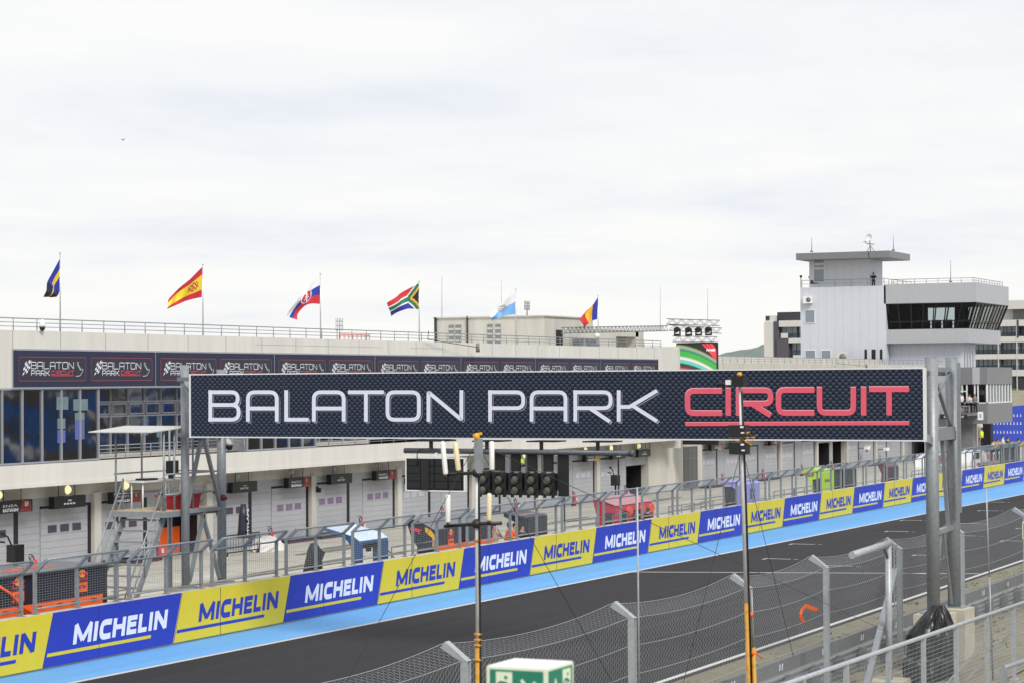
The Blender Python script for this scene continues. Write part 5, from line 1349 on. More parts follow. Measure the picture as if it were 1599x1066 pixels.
# balcony of the control building
for px, lab, sh_, lg, rz, x in ((1502,'person in a large white shirt and dark shorts at the left of the balcony','cloth_white','shorts',PI*.9,209.2),(1511,'person in white shirt and dark trousers, second on the balcony','cloth_white','trousers',.4,209.8),
   (1517,'person in white shirt with back turned, third on the balcony','cloth_white','trousers',PI,209.0),(1523,'person in grey clothes at the right end of the balcony','cloth_grey','trousers',-PI/2,208.6)):
    q = at(px, 645, X=x); person(lab, (x, q.y, 4.2), 'stand' if lg == 'shorts' else 'rail', rz, sh_, lg, s=1.06 if lg == 'trousers' else 1.14)
q = at(1364, 441, Y=62.2); person('person in black clothes leaning on the terrace of the control tower', (q.x, 62.2, 16.1), 'look', PI/2, 'cloth_dark')
q = at(1537, 625, X=214.5); person('person in pale shirt seen through the window of the lower control room', (213.6, q.y, 4.95), 'stand', -PI/2, 'cloth_white')
FEET = []
for px, hy, lab, sh_, pose, rz in ((1533,671,'person in a yellow high visibility vest standing at the doorway','hivis','stand',PI),(1548,686,'person in lilac top sitting near the far fence','cloth_white','rail',.3),(1556,685,'person with dark hair in pale top near the far fence','cloth_tan','rail',-.4),
   (1566,679,'person in white top in front of the blue backdrop','cloth_white','stand',.2),(1574,682,'person in black shirt in front of the blue backdrop','cloth_dark','stand',-.5),(1588,684,'person in tan top at the right edge before the blue backdrop','cloth_tan','rail',.5)):
    Y = 45.0 if px == 1533 else 40.4 if px < 1560 else 39.6
    q = at(px, hy, Y=Y); person(lab, (q.x, Y, q.z-1.68), pose, rz, sh_, s=1.12 if px == 1533 else 1.0); FEET.append((q.x, Y, q.z-1.68))
x0 = min(f[0] for f in FEET[1:]); x1 = max(f[0] for f in FEET[1:]); zt = min(f[2] for f in FEET[1:])
sp_ = thing('starter_platform', 'low grey platform carrying people behind the far end of the pit wall', 'platform', (x0,39,0))
MB().box((x0-1,38.9,zt-.1),(x1+1,41.2,zt)).build('deck', M['galv_dark'], sp_)
for x in (x0-.8,x1+.8):
    for y in (39.0,41.1): MB().box((x-.06,y-.06,0),(x+.06,y+.06,zt-.1)).build('leg', M['galv_dark'], sp_)
f = FEET[0]; MB().box((f[0]-1.0,f[1]-.8,0),(f[0]+1.0,f[1]+.8,f[2])).build('access_block', M['plinth'], thing('concrete_step', 'concrete step under the person in the yellow vest', 'step', (f[0],f[1],0)))
for i, (px, py, lab) in enumerate(((1571,702,'black equipment case left of two below the far platform people'),(1584,700,'black equipment case right of two below the far platform people'))):
    q = at(px, py, Y=38.6); t = thing('equipment_case', lab, 'case', (q.x,38.6,0), 'black cases behind the far wall')
    MB().box((q.x-1.0,38.4,.05),(q.x+.9,38.85,q.z+.3)).build('body', M['black'], t); MB().box((q.x-1.02,38.38,q.z+.301),(q.x+.92,38.87,q.z+.36)).build('lid', M['dark'], t)
# crew in orange behind the wall
for px, hy, lab, sh_, pose, rz, Y in ((766,821,'person in orange shirt next to the navy pit stand','cloth_orange','stand',.6,38.7),(772,819,'person in tan clothes holding a camera beside the crew in orange','cloth_tan','look',-.8,38.5),(791,816,'person in blue and orange shirt seated left of the black cabinet','cloth_orange','rail',.5,38.5),
   (801,817,'person with red cap in orange shirt seated right beside the black cabinet','cloth_orange','rail',-.4,38.7),(812,819,'person in dark shirt half hidden by the black cabinet','cloth_dark','rail',-.2,38.3)):
    q = at(px, hy, Y=Y); person(lab, (q.x, Y, q.z-1.66), pose, rz, sh_, hair='hair')
# raised deck they stand on
tag(MB().box((79.7,38.1,.0),(82.5,40.3,.14)).build('pit_stand_step', M['rubber']), 'low black step under the crew in orange', 'step')

# ================================================================== CONTROL TOWER
M['clad'] = mat('pale_cladding', '#cacdd6', .45, var=.03, scale=.5, k=.97)
M['clad2'] = mat('grey_cladding', '#b0b2b6', .45, var=.03, scale=.5, k=.94)
M['clad3'] = mat('dark_grey_cladding', '#8c8d91', .5, var=.05, scale=.5, k=.72)
M['cladseam'] = mat('cladding_seam', '#adafb8', .6, var=0, k=.9)
M['mull'] = mat('black_mullion', '#16181b', .4, var=0)
tw = thing('control_tower', 'pale clad race control tower with roof slab and projecting glazed control room', 'building', (215,60,0))
X = 215
def cladding(name, a, b, m, step=.85):
    mb = MB(); mb.box(a, b)
    y = a[1]+step
    while y < b[1]-.2: mb.box((a[0]-.006,y,a[2]+.01),(a[0]-.001,y+.014,b[2]-.01), 1); y += step
    x = a[0]+step
    while x < b[0]-.2: mb.box((x,a[1]-.006,a[2]+.01),(x+.014,a[1]-.001,b[2]-.01), 1); x += step
    return mb.build(name, [m, M['cladseam']], tw)
cladding('wall', (X,60.72,0), (X+11,69.35,16.45), M['clad'])
cladding('upper_wall', (X+.6,62.5,16.451), (X+5.2,68.6,19.1), M['clad'])
MB().box((213.5,59.9,19.1),(221,69.27,19.75)).build('roof', M['clad3'], tw)
MB().box((213.47,61.9,19.12),(213.499,61.95,19.74)).build('roof_joint', M['mull'], tw)
cladding('control_room_parapet', (X,51.9,14.68), (228.75,60.9,16.57), M['clad2'], 1.1)
cladding('control_room_base', (X+.15,52.7,10.85), (228.5,60.75,12.18), M['clad2'], 1.1)
cladding('support_wall', (216.2,53.6,0), (221.6,60.7,10.85), M['clad'])
# sloping glass: front (facing -X) and side (facing -Y), rear and far sides
top = [(X+.1,52.0),(228.6,52.0),(228.6,60.8),(X+.1,60.8)]; bt = [(X+.75,52.9),(227.9,52.9),(227.9,60.6),(X+.75,60.6)]
for i, n in ((0,10),(1,7),(2,6),(3,7)):
    a0, a1, b0, b1 = top[i], top[(i+1) % 4], bt[i], bt[(i+1) % 4]
    P0 = Vector((*a0,14.68)); P1 = Vector((*a1,14.68)); Q0 = Vector((*b0,12.18)); Q1 = Vector((*b1,12.18))
    mb = MB(); mb.poly([P0,P1,Q1,Q0]); g = mb.build('control_room_window', M['tint'], tw)
    mb = MB()
    for k in range(n+1): t = k/n; mb.bar(P0.lerp(P1,t), Q0.lerp(Q1,t), .1 if 0 < k < n else .22, .12)
    t = .7; mb.bar(P0.lerp(Q0,t), P1.lerp(Q1,t), .09, .09); mb.bar(P0, P1, .1, .14); mb.bar(Q0, Q1, .1, .14)
    mb.build('mullion', M['mull'], g)
mb = MB(); mb.box((X+.3,52.3,14.60),(228.4,60.6,14.679)); mb.box((X+.9,53.2,12.181),(227.8,60.5,12.25)); mb.box((X+.9,60.55,12.25),(228,60.71,14.6)); mb.box((227.0,55.6,12.25),(227.1,57.0,14.6)); mb.box((221,54.6,12.25),(221.4,55,14.6)); mb.box((219,58.4,12.25),(222,60.4,14.6))
for k in range(5): mb.box((217.2+.4*k,53.8+1.2*k,12.25),(217.8+.4*k,54.6+1.2*k,13.1))
mb.build('control_room_interior', M['gar_dark'], tw)
mb = MB()
for px0, px1, Xw in ((1257.5,1273,X),): pass
def win(px0, px1, py0, py1, Xw, frame='wframe', name='window', m='hotel_glass', parent=tw, d=.05):
    a = at(px0, py0, X=Xw); b = at(px1, py1, X=Xw)
    f = MB().box((Xw-.02,b.y+.07,b.z+.07),(Xw+d,a.y-.07,a.z-.07)).build(name, M[m], parent)
    mb = MB(); mb.box((Xw-.05,b.y,b.z),(Xw+d,b.y+.07,a.z)); mb.box((Xw-.05,a.y-.07,b.z),(Xw+d,a.y,a.z)); mb.box((Xw-.051,b.y+.07,b.z),(Xw+d-.001,a.y-.07,b.z+.07)); mb.box((Xw-.051,b.y+.07,a.z-.07),(Xw+d-.001,a.y-.07,a.z))
    mb.build('window_frame', M[frame], f); return f
win(1256.5,1273,484,505,X-.01); win(1257,1274,546,566,X-.01); win(1282,1298,546,566,X-.01)
for a, b in ((1350,1354),(1361,1367.5),(1374,1378)): pa, pb = at(a,545,X=X), at(b,566,X=X); MB().box((X-.03,pb.y,pb.z),(X+.02,pa.y,pa.z)).build('window', M['dark'], tw)
win(1270,1288,420,441,X+.58); win(1270,1288,413,419,X+.58); win(1270,1288,404,412,X+.58)
for k in range(4): xx = 217.0+1.1*k; MB().box((xx,53.57,8.0),(xx+.4,53.599,10.3)).build('window', M['glass'], tw)
def rail_part(pts, z0, z1, step, name='railing', root=tw):
    mb = MB()
    for (xa, ya), (xb, yb) in zip(pts[:-1], pts[1:]):
        L_ = math.hypot(xb-xa, yb-ya); n = max(1, round(L_/step))
        for i in range(n+1): t = i/n; mb.tube([(xa+(xb-xa)*t,ya+(yb-ya)*t,z0),(xa+(xb-xa)*t,ya+(yb-ya)*t,z1)], .03, 5)
        mb.tube([(xa,ya,z1),(xb,yb,z1)], .03, 5)
        mb.tube([(xa,ya,(z0+z1)/2),(xb,yb,(z0+z1)/2)], .018, 5)
    mb.build(name, M['galv'], root)
rail_part([(215.1,69.2),(215.1,60.9),(225,60.9)], 16.45, 17.15, 1.6)
rail_part([(216,60.4),(216,52.4),(228.2,52.4)], 16.57, 17.05, 1.1)
def ac_unit(lab, px0, px1, py0, py1, Xw, dark_=False):
    a, b = at(px0, py0, X=Xw), at(px1, py1, X=Xw); t = thing('air_conditioner', lab, 'air conditioner', (Xw,b.y,b.z), 'air conditioners of the tower')
    MB().box((Xw-.5,b.y,b.z),(Xw-.0,a.y,a.z)).build('casing', M['white'] if not dark_ else mat('beige_casing','#d8d4cc',.5,k=.85), t)
    r = min(a.y-b.y, a.z-b.z)*.33
    MB().lathe([(.02,-.02),(r,-.02),(r,.02)], (Xw-.51,b.y+(a.y-b.y)*.32,(a.z+b.z)/2), 16, axis='x').build('fan', M['galv_dark'], t)
ac_unit('white air conditioner mounted high on the tower wall', 1256, 1269, 463, 474, 214.98)
ac_unit('large beige air conditioner on the roof in front of the tower', 1307, 1324, 548.5, 566, 213.5, True)
ac_unit('smaller pale air conditioner right of the large beige one', 1326, 1339, 559, 568, 213.3, True)
def dish(lab, px, py, r, stand):
    q = at(px, py, X=217); t = thing('satellite_dish', lab, 'dish', tuple(q), 'round dishes on the tower roof')
    MB().lathe([(.02,.1),(r*.5,.06),(r*.9,-.05),(r,-.12),(r*.95,-.1)], q, 22, axis='x').build('dish', M['white'], t)
    mb = MB(); mb.tube([(q.x+.15,q.y,q.z),(q.x+.15,q.y-.1,19.75)] if stand else [(q.x+.1,q.y,q.z),(q.x+.1,q.y-.9,q.z-.1)], .05, 6)
    if stand:
        for k in (-.5,.5): mb.tube([(q.x+.15,q.y-.1,20.5),(q.x+.15,q.y-.1+k,19.75)], .035, 6)
    mb.build('mount', M['galv_dark'], t)
dish('larger white round dish on a tripod on the tower roof', 1357, 371, .33, True); dish('smaller white round dish beside the larger one on the tower roof', 1351, 380.5, .24, False)
def tower_aerial(lab, px, y0, y1, Xw, r=.04):
    a, b = at(px, y0, X=Xw), at(px, y1, X=Xw); t = thing('aerial', lab, 'aerial', tuple(a)); MB().tube([a, b], [r, r*.5], 6).build('rod', M['galv_dark'], t); MB().lathe([(r*4,0),(r*3,.15)], a, 10).build('base', M['galv_dark'], t)
tower_aerial('rod aerial at the left end of the tower roof slab', 1267.5, 394, 371, 216); tower_aerial('rod aerial at the right end of the tower roof slab', 1395, 392, 368, 216); tower_aerial('thin mast on the roof of the glazed control room', 1484.5, 441, 407, 221)
tc_ = thing('video_camera', 'black cameras on the left end of the tower terrace', 'camera', tuple(at(1272, 444, X=215.8)))
q = at(1272, 444, X=215.8); MB().box((q.x-.2,q.y-.35,q.z),(q.x+.2,q.y+.35,q.z+.35)).tube([(q.x,q.y+.5,q.z-.4),(q.x,q.y+.5,q.z+.6)], .04, 6).ball((q.x,q.y+.5,q.z+.7), .14, 8).tube([(q.x,q.y+1.4,q.z-.4),(q.x,q.y+1.4,q.z+.7)], .04, 6).ball((q.x,q.y+1.4,q.z+.8), .14, 8).build('camera_body', M['black'], tc_)
# lower control building with the balcony
lo = thing('lower_control_building', 'dark grey clad control building with white mullioned windows and balcony', 'building', (212,52,0))
def box_part(name, a, b, m): return MB().box(a, b).build(name, M[m], lo)
box_part('upper_band', (212,50.2,6.9), (222.4,58,8.5), 'clad3'); box_part('lower_band', (212,50.2,3.2), (222.3,52.2,5.1), 'clad3'); box_part('base_wall', (212.6,51.75,0), (214.2,58,3.2), 'clad3'); box_part('floor_slab', (212.2,52.2,3.2), (222,58,5.1), 'clad3'); box_part('side_wall', (203.5,53.9,0), (212.1,53.99,8.0), 'clad2')
MB().box((211.97,50.9,6.92),(211.999,51.6,8.48)).build('cladding_panel', M['clad2'], lo)
box_part('room_interior', (216,51.8,5.1), (222,57.5,6.9), 'gar_dark')
g = MB().box((212.2,50.35,5.15),(212.23,57.9,6.88)).box((212.23,50.35,5.15),(222.2,50.38,6.88)).build('window', M['tint'], lo)
mb = MB()
for y in (50.22,51.05,51.35,52.1,52.55,53.3): mb.box((212.08,y,5.1),(212.26,y+.13,6.9))
mb.box((212.08,50.22,5.1),(212.26,53.4,5.2)); mb.box((212.081,52.1,6.2),(212.259,53.4,6.3))
for k in range(9): x = 212.3+1.22*k; mb.box((x,50.24,5.1),(x+.22,50.4,6.9))
mb.box((212.1,50.241,5.1),(222.3,50.399,5.2)); mb.build('window_frame', M['wframe'], g)
MB().box((207.5,51.0,4.02),(212.0,53.6,4.19)).build('balcony', M['clad3'], lo)
MB().box((207.46,51.0,3.72),(207.499,53.6,4.15)).build('balcony_banner', M['navy'], lo)
fnb = facing_back(207.45); mb = MB(); mb.flat(moved(text2d('BALATON PARK CIRCUIT', .2, .2, .02, width=1.9), -53.2, 3.83), fnb, .005); mb.build('banner_lettering', M['logo_white'], lo)
rail_part([(207.55,53.5),(207.55,51.05),(211.9,51.05)], 4.19, 4.9, .8, 'balcony_railing', lo)
q = at(1531, 649, X=207.3); wp = thing('white_plate', 'small white plate with grey emblem at the balcony corner', 'sign', tuple(q))
MB().box((207.3,q.y-.25,q.z-.35),(207.34,q.y+.25,q.z+.4)).build('plate', M['white'], wp); MB().box((207.28,q.y-.08,q.z-.15),(207.299,q.y+.08,q.z+.2)).build('mark', M['lilac'], wp)
box_part('doorway', (222.35,50.5,0), (222.5,53,3.2), 'dark') if False else None
# doorway block behind, podium backdrop
dw = thing('entrance_block', 'dark doorway beside a pale wall under the control building', 'building', (232,54,0))
a, b = at(1512,640,X=232), at(1526,700,X=232); MB().box((232,b.y-.0,0),(236,a.y+1.5,3.4)).build('pale_wall', M['concrete'], dw)
a, b = at(1534.5,665,X=231.9), at(1547,700,X=231.9); MB().box((231.9,b.y,0),(233,a.y,3.2)).build('doorway', M['dark'], dw)
pdm = thing('podium_backdrop', 'blue podium backdrop with small white marks at the right edge', 'backdrop', (246,52,0))
M['pod_blue'] = mat('backdrop_blue', '#4258c8', .5, var=.04, k=.95)
MB().box((245,49,.6),(245.3,59.2,3.55)).prism([(-59.2,3.55),(-49,3.55),(-49,5.0),(-56.2,4.35),(-56.2,3.55)], facing_back(245.3), .001, .29).build('panel', M['pod_blue'], pdm)
MB().box((244.9,49,.0),(245.4,59.2,.6)).build('plinth', M['ad_yellow'], pdm)
mb = MB()
for z, n0, n1 in ((3.3,9,12),(2.45,2,12),(1.5,2,12)):
    for i in range(n0, n1): y = 58.4-i*.36; mb.prism([(-y-.07,z),(-y+.07,z),(-y+.02,z+.3),(-y-.02,z+.3)], facing_back(245), .005, .02)
mb.build('white_mark', M['logo_white'], pdm)
MB().box((243.6,58.3,0),(244.4,59.0,3.4)).build('pillar', M['pod_blue'], pdm)
# ------------------------------------------------------------------ hotel blocks
M['hwhite'] = mat('hotel_white', '#dcdad6', .7, var=.04, scale=.3, k=.85); M['hdark'] = mat('hotel_dark_cladding', '#58555e', .6, var=.06, k=.9); M['hblack'] = mat('hotel_black_cladding', '#33353d', .6, var=.06)
def hp(root, name, px0, px1, py0, py1, m, X0=300, d=8, dx=0):
    a, b = at(px0, py0, X=X0), at(px1, py1, X=X0); return MB().box((X0+dx,b.y,b.z),(X0+d,a.y,a.z)).build(name, M[m], root)
ht = thing('hotel_block', 'white and dark grey hotel block left of the control tower', 'building', (300,98,0))
hp(ht,'wall',1195,1209,503,600,'hwhite',d=9,dx=-.6); hp(ht,'wall',1196,1209.5,493,503,'hwhite',d=9,dx=-.2); hp(ht,'vent',1196.5,1202.5,494,500,'hblack',dx=-.3,d=.1); hp(ht,'roof_block',1210,1290,487.5,500.5,'hblack',dx=1,d=12)
hp(ht,'wall',1218,1290,501,509.5,'hwhite',dx=-.5); hp(ht,'dark_panel',1209.2,1218,502,600,'hdark',dx=-.2); hp(ht,'dark_panel',1214,1233,528,558,'hdark',dx=-.4)
hp(ht,'wall',1233,1290,528,534.5,'hwhite',dx=-.5); hp(ht,'wall',1240,1290,554,600,'hwhite',dx=-.5); hp(ht,'wall',1218.1,1240,558.1,600,'hwhite',dx=-.1)
for a, b, y0, y1 in ((1218,1225.5,510,527.5),(1226,1234.5,510,527.5),(1235,1242.5,510,527.5),(1245.5,1260,510,527.5),(1234,1241.5,535,553.5),(1242.5,1260,535,553.5)): hp(ht,'window',a,b,y0,y1,'hotel_glass',dx=.6)
hp(ht,'wall_core',1209.5,1290,501,600,'hblack',dx=.9,d=9)
hp(ht,'balcony_screen',1221,1232,520.5,527.8,'hwhite',dx=-.45,d=-.35); hp(ht,'balcony_glass',1232.2,1260,520.5,527.8,'tint',dx=-.45,d=-.4); hp(ht,'balcony_glass',1236,1260,546,553.8,'tint',dx=-.45,d=-.4)
h2 = thing('hotel_block', 'white hotel block with rows of balcony windows behind the glazed control room', 'building', (300,66,0))
hp(h2,'wall',1500,1680,470,640,'hwhite',dx=1.5,d=12)
for y0, y1 in ((470,481),(500,508),(526.5,533),(553,559),(577.5,586)): hp(h2,'balcony_slab',1500 if y0 > 520 else 1562,1680,y0,y1,'hwhite',dx=-.5,d=1.49)
hp(h2,'recess',1578.5,1680,481,500,'clad3',dx=1.2,d=1.49); hp(h2,'dark_panel',1589.5,1592,500,527,'hblack',dx=-.6,d=1.2); hp(h2,'dark_band',1578,1680,586,605,'hblack',dx=-.3,d=1.4)
for y0, y1 in ((509,526),(534,552.5),(560,577)):
    for k in range(16):
        a = 1503+k*7.4
        if y0 < 520 and a < 1560: continue
        hp(h2,'window',a,a+6.4,y0,y1,'hotel_glass',dx=1.2,d=1.49)
    hp(h2,'balcony_glass',1500 if y0 > 520 else 1563,1680,y1-7,y1,'tint',dx=-.45,d=-.4)
for px in (1559,1588): hp(h2,'column',px,px+2.6,508,640,'hwhite',dx=-.55,d=1.3)
eb = struct(MB().hexa([(262,30,-.02),(290,30,-.02),(290,66,-.02),(262,66,-.02)], [(275,30,5.4),(290,30,5.9),(290,66,5.9),(275,66,5.4)]).build('embankment', mat('dry_bank','#a39f8c',.95,var=.25,scale=.6,bump=.3,k=.6,dirt='#807c68')))
# ================================================================== NEAR SIDE: BARRIER, CATCH FENCE, MASTS
gr = thing('guard_rail', 'steel guard rail with grey rubber boards along the near edge of the track', 'barrier', (60,17,0))
M['board_grey'] = mat('rubber_board_grey', '#77797f', .7, var=.14, scale=1.5, k=.8)
for i in range(24):
    x = 24.3+3.33*i
    MB().box((x,16.98,.62),(x+3.30,17.06,.93)).build('rubber_board', M['board_grey'], gr)
mb = MB()
for i in range(25):
    x = 24.3+3.33*i
    for dx in (-.16,.02): MB().prism([(x+dx,.70),(x+dx+.09,.70),(x+dx+.1,.85),(x+dx+.03,.85)], facing_track(16.98), .004, .006).build('white_mark', M['logo_white'], gr)
prof = [(0,0),(.045,.03),(.045,.075),(0,.105),(0,.145),(.045,.175),(.045,.22),(0,.25)]
for z in (.06,.33,.6):
    mb = MB(); n = len(prof)
    for s_ in range(1):
        vs = []; fs = []
        for x in (24, 104):
            for d, h in prof: vs.append((x,16.93-d+.045,z+h-(.0 if z < .6 else .3)))
        for k in range(n-1): fs.append((k, k+1, n+k+1, n+k))
        if z < .6: mb.add(vs, fs, 0, False); mb.build('rail', M['galv'], gr)
for i in range(40):
    x = 25+2.0*i; MB().box((x-.13,16.72,-.05),(x+.13,16.87,.60)).build('post', M['galv_dark'], gr)
# catch fence
cf = thing('catch_fence', 'tall chain link catch fence with bent grey posts beside the track', 'fence', (55,16.2,0))
PX = [20.2,26.2,32.74,39.81,46.46,52.01,58.44,65.11,73.4,80.2,86.0,91.6]
YF, HB = 16.2, 3.03
pm = MB(); pm.box((-.075,-.06,-.1),(-.055,.06,HB)).box((.055,-.06,-.1),(.075,.06,HB)).box((-.0549,-.012,-.1),(.0549,.012,HB))
pm.hexa([(-.08,-.065,HB),(.08,-.065,HB),(.08,.065,HB+.0),(-.08,.065,HB)], [(-.08,.33,HB+.3),(.08,.33,HB+.3),(.08,.42,HB+.2),(-.08,.42,HB+.2)])
post = pm.build('post', M['galv_light'], cf, keep=True); pd = post.data
post.location = (PX[0]-55, 0, 0)
for x in PX[1:]:
    o = post.copy(); COL.objects.link(o); o.location = (x-55,0,0)
mb = MB(); LB = 6.5; rs = random.Random(2); nw = 76
def fpos(u, s):        # u along bay 0..1, s = height parameter (m along the mesh, 0 at ground)
    sg = 4*u*(1-u)
    if s <= HB: return Vector((u*LB, .065+.02*sg, s-.11*sg*(s/HB)))
    t = (s-HB); return Vector((u*LB, .065+t*.80-.03*sg, HB+t*.55-(.11+.1*t)*sg))
SM = HB+.46
for i in range(nw):
    pts = []; k = 0; s = .1
    while s < SM:
        u = min(1,max(0,(i+.5+(.3 if (k+i) % 2 else -.3))/nw)); pts.append(fpos(u, s)); s += .06; k += 1
    mb.tube(pts, .0023, 3, cap=False, smooth=False, ref=(0,1,0))
mesh0 = mb.build('chain_link_mesh', M['wire'], cf, keep=True)
mb = MB()
for s in (.15,.75,1.35,1.95,2.5,HB,SM):
    mb.tube([fpos(k/14, s)+Vector((0,-.01,0)) for k in range(15)], .0055, 4, cap=False)
wire0 = mb.build('tension_wire', M['wire'], cf, keep=True)
for j, (a, b) in enumerate(zip(PX[:-1], PX[1:])):
    for src in (mesh0, wire0):
        o = src if j == 0 else src.copy()
        if j: COL.objects.link(o)
        o.location = (a-55,0,0); o.scale = ((b-a)/LB,1,1)
rbn = thing('orange_ribbon', 'bright orange ribbon tied to the catch fence', 'ribbon', tuple(at(1262,950,Y=16.1)))
mb = MB(); P_ = [at(1277,951,Y=16.1),at(1268,949,Y=16.05),at(1259,945,Y=16.1),at(1252,951,Y=16.0),at(1250,960,Y=16.0),at(1255,971,Y=16.05)]
for a, b in zip(P_[:-1], P_[1:]): mb.bar(a, b, .085, .012, up=(.4,.9,.2))
mb.build('ribbon', M['orange'], rbn)
# steel pole with horizontal pipe
pp = thing('pipe_gallows', 'steel pole with a thick horizontal pipe on top beside the catch fence', 'pole', tuple(at(1387,1055,Y=15)))
q = at(1387,850,Y=15); q1 = at(1335,864,Y=15.0)
MB().tube([(q.x,15,.0),(q.x,15,q.z)], .08, 14).build('pole', M['galv_light'], pp)
MB().tube([(q.x+.12,15.0,q.z+.03),(q.x-3.0,15.0,q.z-.03)], .085, 16).build('pipe', M['galv_light'], pp)
MB().bar((q.x,15,q.z-.35),(q.x-.35,15,q.z-.03),.06,.06).build('gusset', M['galv_dark'], pp)
a, b = at(1398,888,Y=15.9), at(1352,1075,Y=14.6)
dg_ = tag(MB().bar(a, b+(b-a)*.12, .14, .1).build('diagonal_brace', M['galv']), 'bright diagonal steel brace leaning against the catch fence post', 'brace')
ft = tag(MB().box((q.x-.5,14.6,-.05),(q.x+.5,15.4,.32)).build('concrete_footing', M['plinth']), 'low concrete footing under the pole with the thick pipe', 'footing')
# ladder rack on the post
lr = thing('cable_ladder', 'short vertical cable ladder beside the pipe pole', 'ladder', tuple(at(1397,870,Y=15.9)))
q2 = at(1398,850,Y=15.9); mb = MB()
for dx in (-.12,.12): mb.bar((q2.x+dx,15.9,1.0),(q2.x+dx,15.9,q2.z),.03,.03)
for k in range(8): z = 1.2+k*.25; mb.bar((q2.x-.12,15.9,z),(q2.x+.12,15.9,z),.025,.025)
mb.build('frame', M['galv'], lr)
# black tarpaulin over equipment
tr = thing('tarpaulin_cover', 'black tarpaulin draped over equipment by the gantry footing', 'tarpaulin', (54.2,14.3,0))
rs = random.Random(11); mb = MB(); nr, nc = 26, 60; vs = []; fs = []
M['tarp'] = mat('black_tarpaulin', '#1a1b1d', .3, var=.25, scale=5, bump=.5)
for i in range(nr+1):
    t = i/nr; z = 2.02*(1-t)+.05*t
    for j in range(nc):
        a = 2*PI*j/nc; w_ = .15+.54*min(1,t/.36)**.9; w_ *= 1.0 if t < .55 else 1+.10*math.sin((t-.55)/.45*PI)-.08*math.sin((t-.55)/.12*PI)*(t < .67)
        fold = .10*(abs(math.sin(a*3.5+t*1.6+1.2*math.sin(a*2)))-.5)*t**.4+.07*(abs(math.sin(a*6.5+2.1-t))-.5)*t**.6+.10*mnoise.noise((math.cos(a)*3,math.sin(a)*3,t*5))
        lobes = 1+.10*math.cos(2*a+.5)+.06*math.cos(3*a)
        r = (w_*lobes+fold)
        vs.append((54.3-.45*(1-t)*0+r*.98*math.cos(a)-.05+.55*(t-.2)*0, 14.25-.16*(1-min(1,t/.4))+r*.84*math.sin(a), z+.05*mnoise.noise((a*3,t*6,7))*t))
for i in range(nr):
    for j in range(nc): fs.append((i*nc+j, i*nc+(j+1) % nc, (i+1)*nc+(j+1) % nc, (i+1)*nc+j))
fs.append(tuple(range(nc-1,-1,-1))); mb.add(vs, fs, 0, False); mb.build('tarpaulin', M['tarp'], tr)
# galvanised mesh railing
rl = thing('mesh_railing', 'galvanised railing with wire mesh in the lower right foreground', 'railing', (45,11.8,0))
a, b = at(1249,1060,Y=11.8), at(1599,940,Y=11.8); sl_ = (b.z-a.z)/(b.x-a.x); rz = lambda x: a.z+(x-a.x)*sl_
px_ = [at(p_, 1000, Y=11.8).x for p_ in (1253,1321,1387,1442,1493,1541,1583)]; px_ = [px_[0]-2.7]+px_+[px_[-1]+2.6, px_[-1]+5.2]
MB().tube([(px_[0],11.8,rz(px_[0])),(px_[-1],11.8,rz(px_[-1]))], .045, 10).build('top_rail', M['galv_light'], rl)
for x in px_: MB().box((x-.05,11.76,.5),(x+.05,11.84,rz(x)-.03)).box((x-.12,11.7,.5),(x+.12,11.9,.62)).build('post', M['galv_light'], rl)
mb = MB(); n = int((px_[-1]-px_[0])/.1)
for i in range(n): x = px_[0]+i*.1; mb.tube([(x,11.83,.72),(x,11.83,rz(x)-.08)], .0032, 3, cap=False)
k = 0
while True:
    d = .1+k*.085
    if rz(px_[0])-d < .75: break
    mb.tube([(px_[0],11.835,rz(px_[0])-d),(px_[-1],11.835,rz(px_[-1])-d)], .0042, 3, cap=False); k += 1
mb.build('wire_mesh', M['wire'], rl)
mb = MB()
for p_ in (1541,1587): x = at(p_, 1000, Y=11.8).x; mb = MB(); mb.bar((x,11.85,1.7),(x-.1,13.0,.45),.05,.05); mb.build('strut', M['galv_light'], rl)
r2 = thing('handrail', 'short galvanised handrail corner at the lower right edge', 'handrail', tuple(at(1567,1042,Y=8.5)))
q = at(1567,1042,Y=8.5); q3 = at(1612,1027,Y=8.5)
MB().tube([q, q3+(q3-q)], .04, 8).build('rail', M['galv'], r2); MB().box((q.x-.05,8.45,.5),(q.x+.05,8.55,q.z)).build('post', M['galv'], r2); MB().tube([(q.x,8.5,q.z-.35),(q3.x+1.5,8.5,q3.z-.35)], .02, 6).build('lower_rail', M['galv'], r2)
pt = thing('paved_path', '', 'path'); bpy.data.objects.remove(pt)
mb = MB(); mb.poly([(38,12.0,.585),(60,12.0,.585),(60,12.9,.47),(38,12.9,.47)]); struct(mb.build('footpath', mat('path_concrete','#b3ab98',.9,var=.15,scale=1.2,k=.6)))

# ------------------------------------------------------------------ antenna mast (left)
def wire_to(mb, a, b, r=.006): mb.tube([a, b], r, 4, cap=False)
m1 = thing('antenna_mast', 'slim telescopic mast with white and cream tube antennas in front of the track', 'mast', (22.5,11,.58))
tp_ = at(744,684,Y=11); bt_ = at(744.5,1066,Y=11); x = tp_.x; k_ = 25/3554
MB().tube([(x,11,4.55),(x,11,tp_.z)], .023, 10).build('pole', M['pole_grey'], m1)
M['yellow_worn'] = mat('worn_yellow_paint', '#bf8a2a', .55, var=.25, scale=14)
MB().tube([(x,11,.55),(x,11,4.6)], .029, 10).build('base_tube', M['yellow_worn'], m1)
mb = MB()
for z in (4.60,4.66,4.72,4.44): mb.lathe([(.03,-.012),(.043,-.012),(.043,.012),(.03,.012)], (x,11,z), 12)
mb.lathe([(.02,-.02),(.03,-.02),(.03,.02),(.02,.02)], (x,11,at(744,843,Y=11).z), 10)
mb.build('clamp_ring', M['yellow_worn'], m1)
mb = MB()
